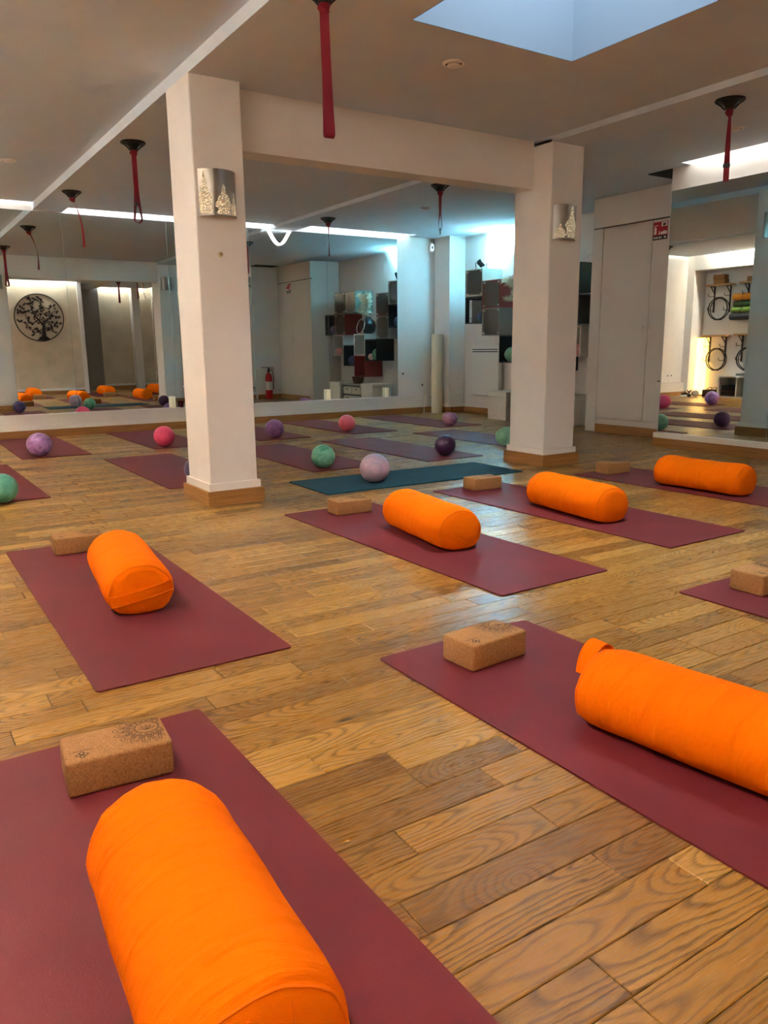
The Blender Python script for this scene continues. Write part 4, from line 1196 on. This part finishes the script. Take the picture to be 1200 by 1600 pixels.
cg2 = G().box(0, 0, 0, 0.335, 0.74, 0.03).box(0, 0, 0.36, 0.335, 0.74, 0.39).box(0, 0, 0.03, 0.335, 0.03, 0.36).box(0, 0.71, 0.03, 0.335, 0.74, 0.36).box(0, 0.36, 0.03, 0.335, 0.38, 0.36)
obj('carcass', cg2, TRIMW, cu, smooth=False)
obj('back', G().box(0, 0.03, 0.03, 0.01, 0.71, 0.36), mat('cubby_back', S(200, 196, 188), 0.6), cu, smooth=False)
def folded(y, x, z, lx, ly, h, n, col, label, name='folded_blanket', cat='blanket'):
    t = thing(name, label, cat, (x, y, z))
    for i in range(n):
        obj('fold', G().bbox(-lx/2, -ly/2, i*h, lx/2, ly/2, (i+1)*h-0.001, h*0.42, 3), mat('blanket_%d_%d_%d' % col, S(*col), 0.95, bump=0.4, bump_scale=200.0), t)
folded(8.495, -0.585, 0.031, 0.27, 0.27, 0.036, 3, (70, 52, 42), 'brown folded blanket in the cubby cell near the lamp')
folded(8.495, -0.585, 0.140, 0.26, 0.26, 0.04, 2, (40, 40, 40), 'charcoal folded blanket on top of the brown one in the cubby')
folded(8.20, -0.60, 0.391, 0.24, 0.36, 0.02, 2, (120, 122, 118), 'grey folded cloth lying on top of the white cubby')
def bottle(y, x, col, h, label):
    t = thing('bottle', label, 'bottle', (x, y, 0.0305), 0, 'bottles in the cubby')
    obj('body', G().lathe([(0.0, 0), (0.03, 0), (0.032, 0.01), (0.032, h*0.62), (0.014, h*0.78), (0.013, h*0.86), (0.0, h*0.86)], 18), mat('bottle_%d_%d_%d' % col, S(*col), 0.3), t)
    obj('cap', G().lathe([(0.0, h*0.86), (0.016, h*0.86), (0.016, h), (0.0, h)], 14), BLACKP, t)
bottle(8.15, -0.50, (52, 58, 70), 0.24, 'dark blue bottle in the cubby cell')
bottle(8.06, -0.50, (160, 190, 40), 0.26, 'lime green bottle next to the dark one in the cubby')
lp = thing('paper_lamp', 'tall square paper floor lamp glowing amber in the niche corner', 'lamp', (-0.67, 9.222, 0))
obj('shade', G().bbox(-0.07, -0.07, 0.03, 0.07, 0.07, 1.06, 0.004, 1), emitter('amber_paper', (1.0, 0.55, 0.12, 1), LAMP_POWER), lp)
obj('base', G().bbox(-0.075, -0.075, 0, 0.075, 0.075, 0.03, 0.003, 1), OAKL, lp)
obj('top_frame', G().box(-0.073, -0.073, 1.06, 0.073, 0.073, 1.072), OAKL, lp, smooth=False)
bs = thing('wire_basket', 'dark woven basket with curled ropes beside the glowing lamp', 'basket', (-0.56, 8.87, 0))
obj('body', G().bbox(-0.12, -0.13, 0.0, 0.12, 0.13, 0.13, 0.012, 2), mat('wicker_dark', S(70, 56, 40), 0.85, bump=0.6, bump_scale=80.0), bs)
for k, (yy, ph) in enumerate(((-0.07, 0.0), (0.05, 1.2))):
    rp = obj('curled_rope', G().tube([(0.04*math.cos(q*0.6+ph), yy+0.012*q-0.05, 0.135+0.035*abs(math.sin(q*0.7+ph))) for q in range(9)], 0.006, 6), BLACKP, bs)
st = thing('stone_ball', 'pale round stone on the floor beside the glowing lamp', 'stone', (-0.36, 9.08, 0))
obj('stone', G().sphere((0, 0, 0.06), 0.07, 22, 14, lambda v: Vector((v.x, v.y, max(0.0, 0.06+(v.z-0.06)*0.85)))), mat('pale_stone', S(196, 182, 160), 0.8, noise_scale=14.0), st)
ps = thing('power_strip', 'white power strip with plugs on the floor by the niche corner', 'power strip', (-0.20, 9.20, 0))
obj('body', G().bbox(-0.14, -0.025, 0, 0.10, 0.025, 0.035, 0.005, 1), TRIMW, ps)
for xx in (-0.09, -0.03, 0.04):
    obj('plug', G().bbox(xx-0.018, -0.018, 0.035, xx+0.018, 0.018, 0.07, 0.004, 1), BLACKP, ps)
obj('cord', G().tube([(0.10, 0, 0.015), (0.16, 0.03, 0.006), (0.19, 0.15, 0.01), (0.17, 0.195, 0.14), (0.19, 0.225, 0.34)], 0.005, 6), TRIMW, ps)
pt_ = thing('potted_plant', 'small dark leafy plant on the floor by the niche corner', 'plant', (-0.27, 9.02+0.22-0.10, 0))
obj('pot', G().lathe([(0.0, 0), (0.03, 0), (0.038, 0.05), (0.033, 0.05), (0.0, 0.045)], 16), BLACKP, pt_)
lrnd2 = random.Random(9)
for k in range(9):
    a = lrnd2.uniform(0, 6.28); tl2 = lrnd2.uniform(0.08, 0.14)
    d = Vector((math.cos(a)*0.5, math.sin(a)*0.5, 1)).normalized()
    sd = Vector((-math.sin(a), math.cos(a), 0))*0.012
    b0 = Vector((0, 0, 0.045)); md = b0+d*tl2*0.55; tp = b0+d*tl2+Vector((math.cos(a), math.sin(a), -0.3))*0.02
    obj('leaf', G().add([b0, md+sd, tp, md-sd, md+Vector((0, 0, 0.004))], [(0, 1, 4), (1, 2, 4), (2, 3, 4), (3, 0, 4)]), mat('dark_leaf', S(30, 40, 26), 0.6), pt_)
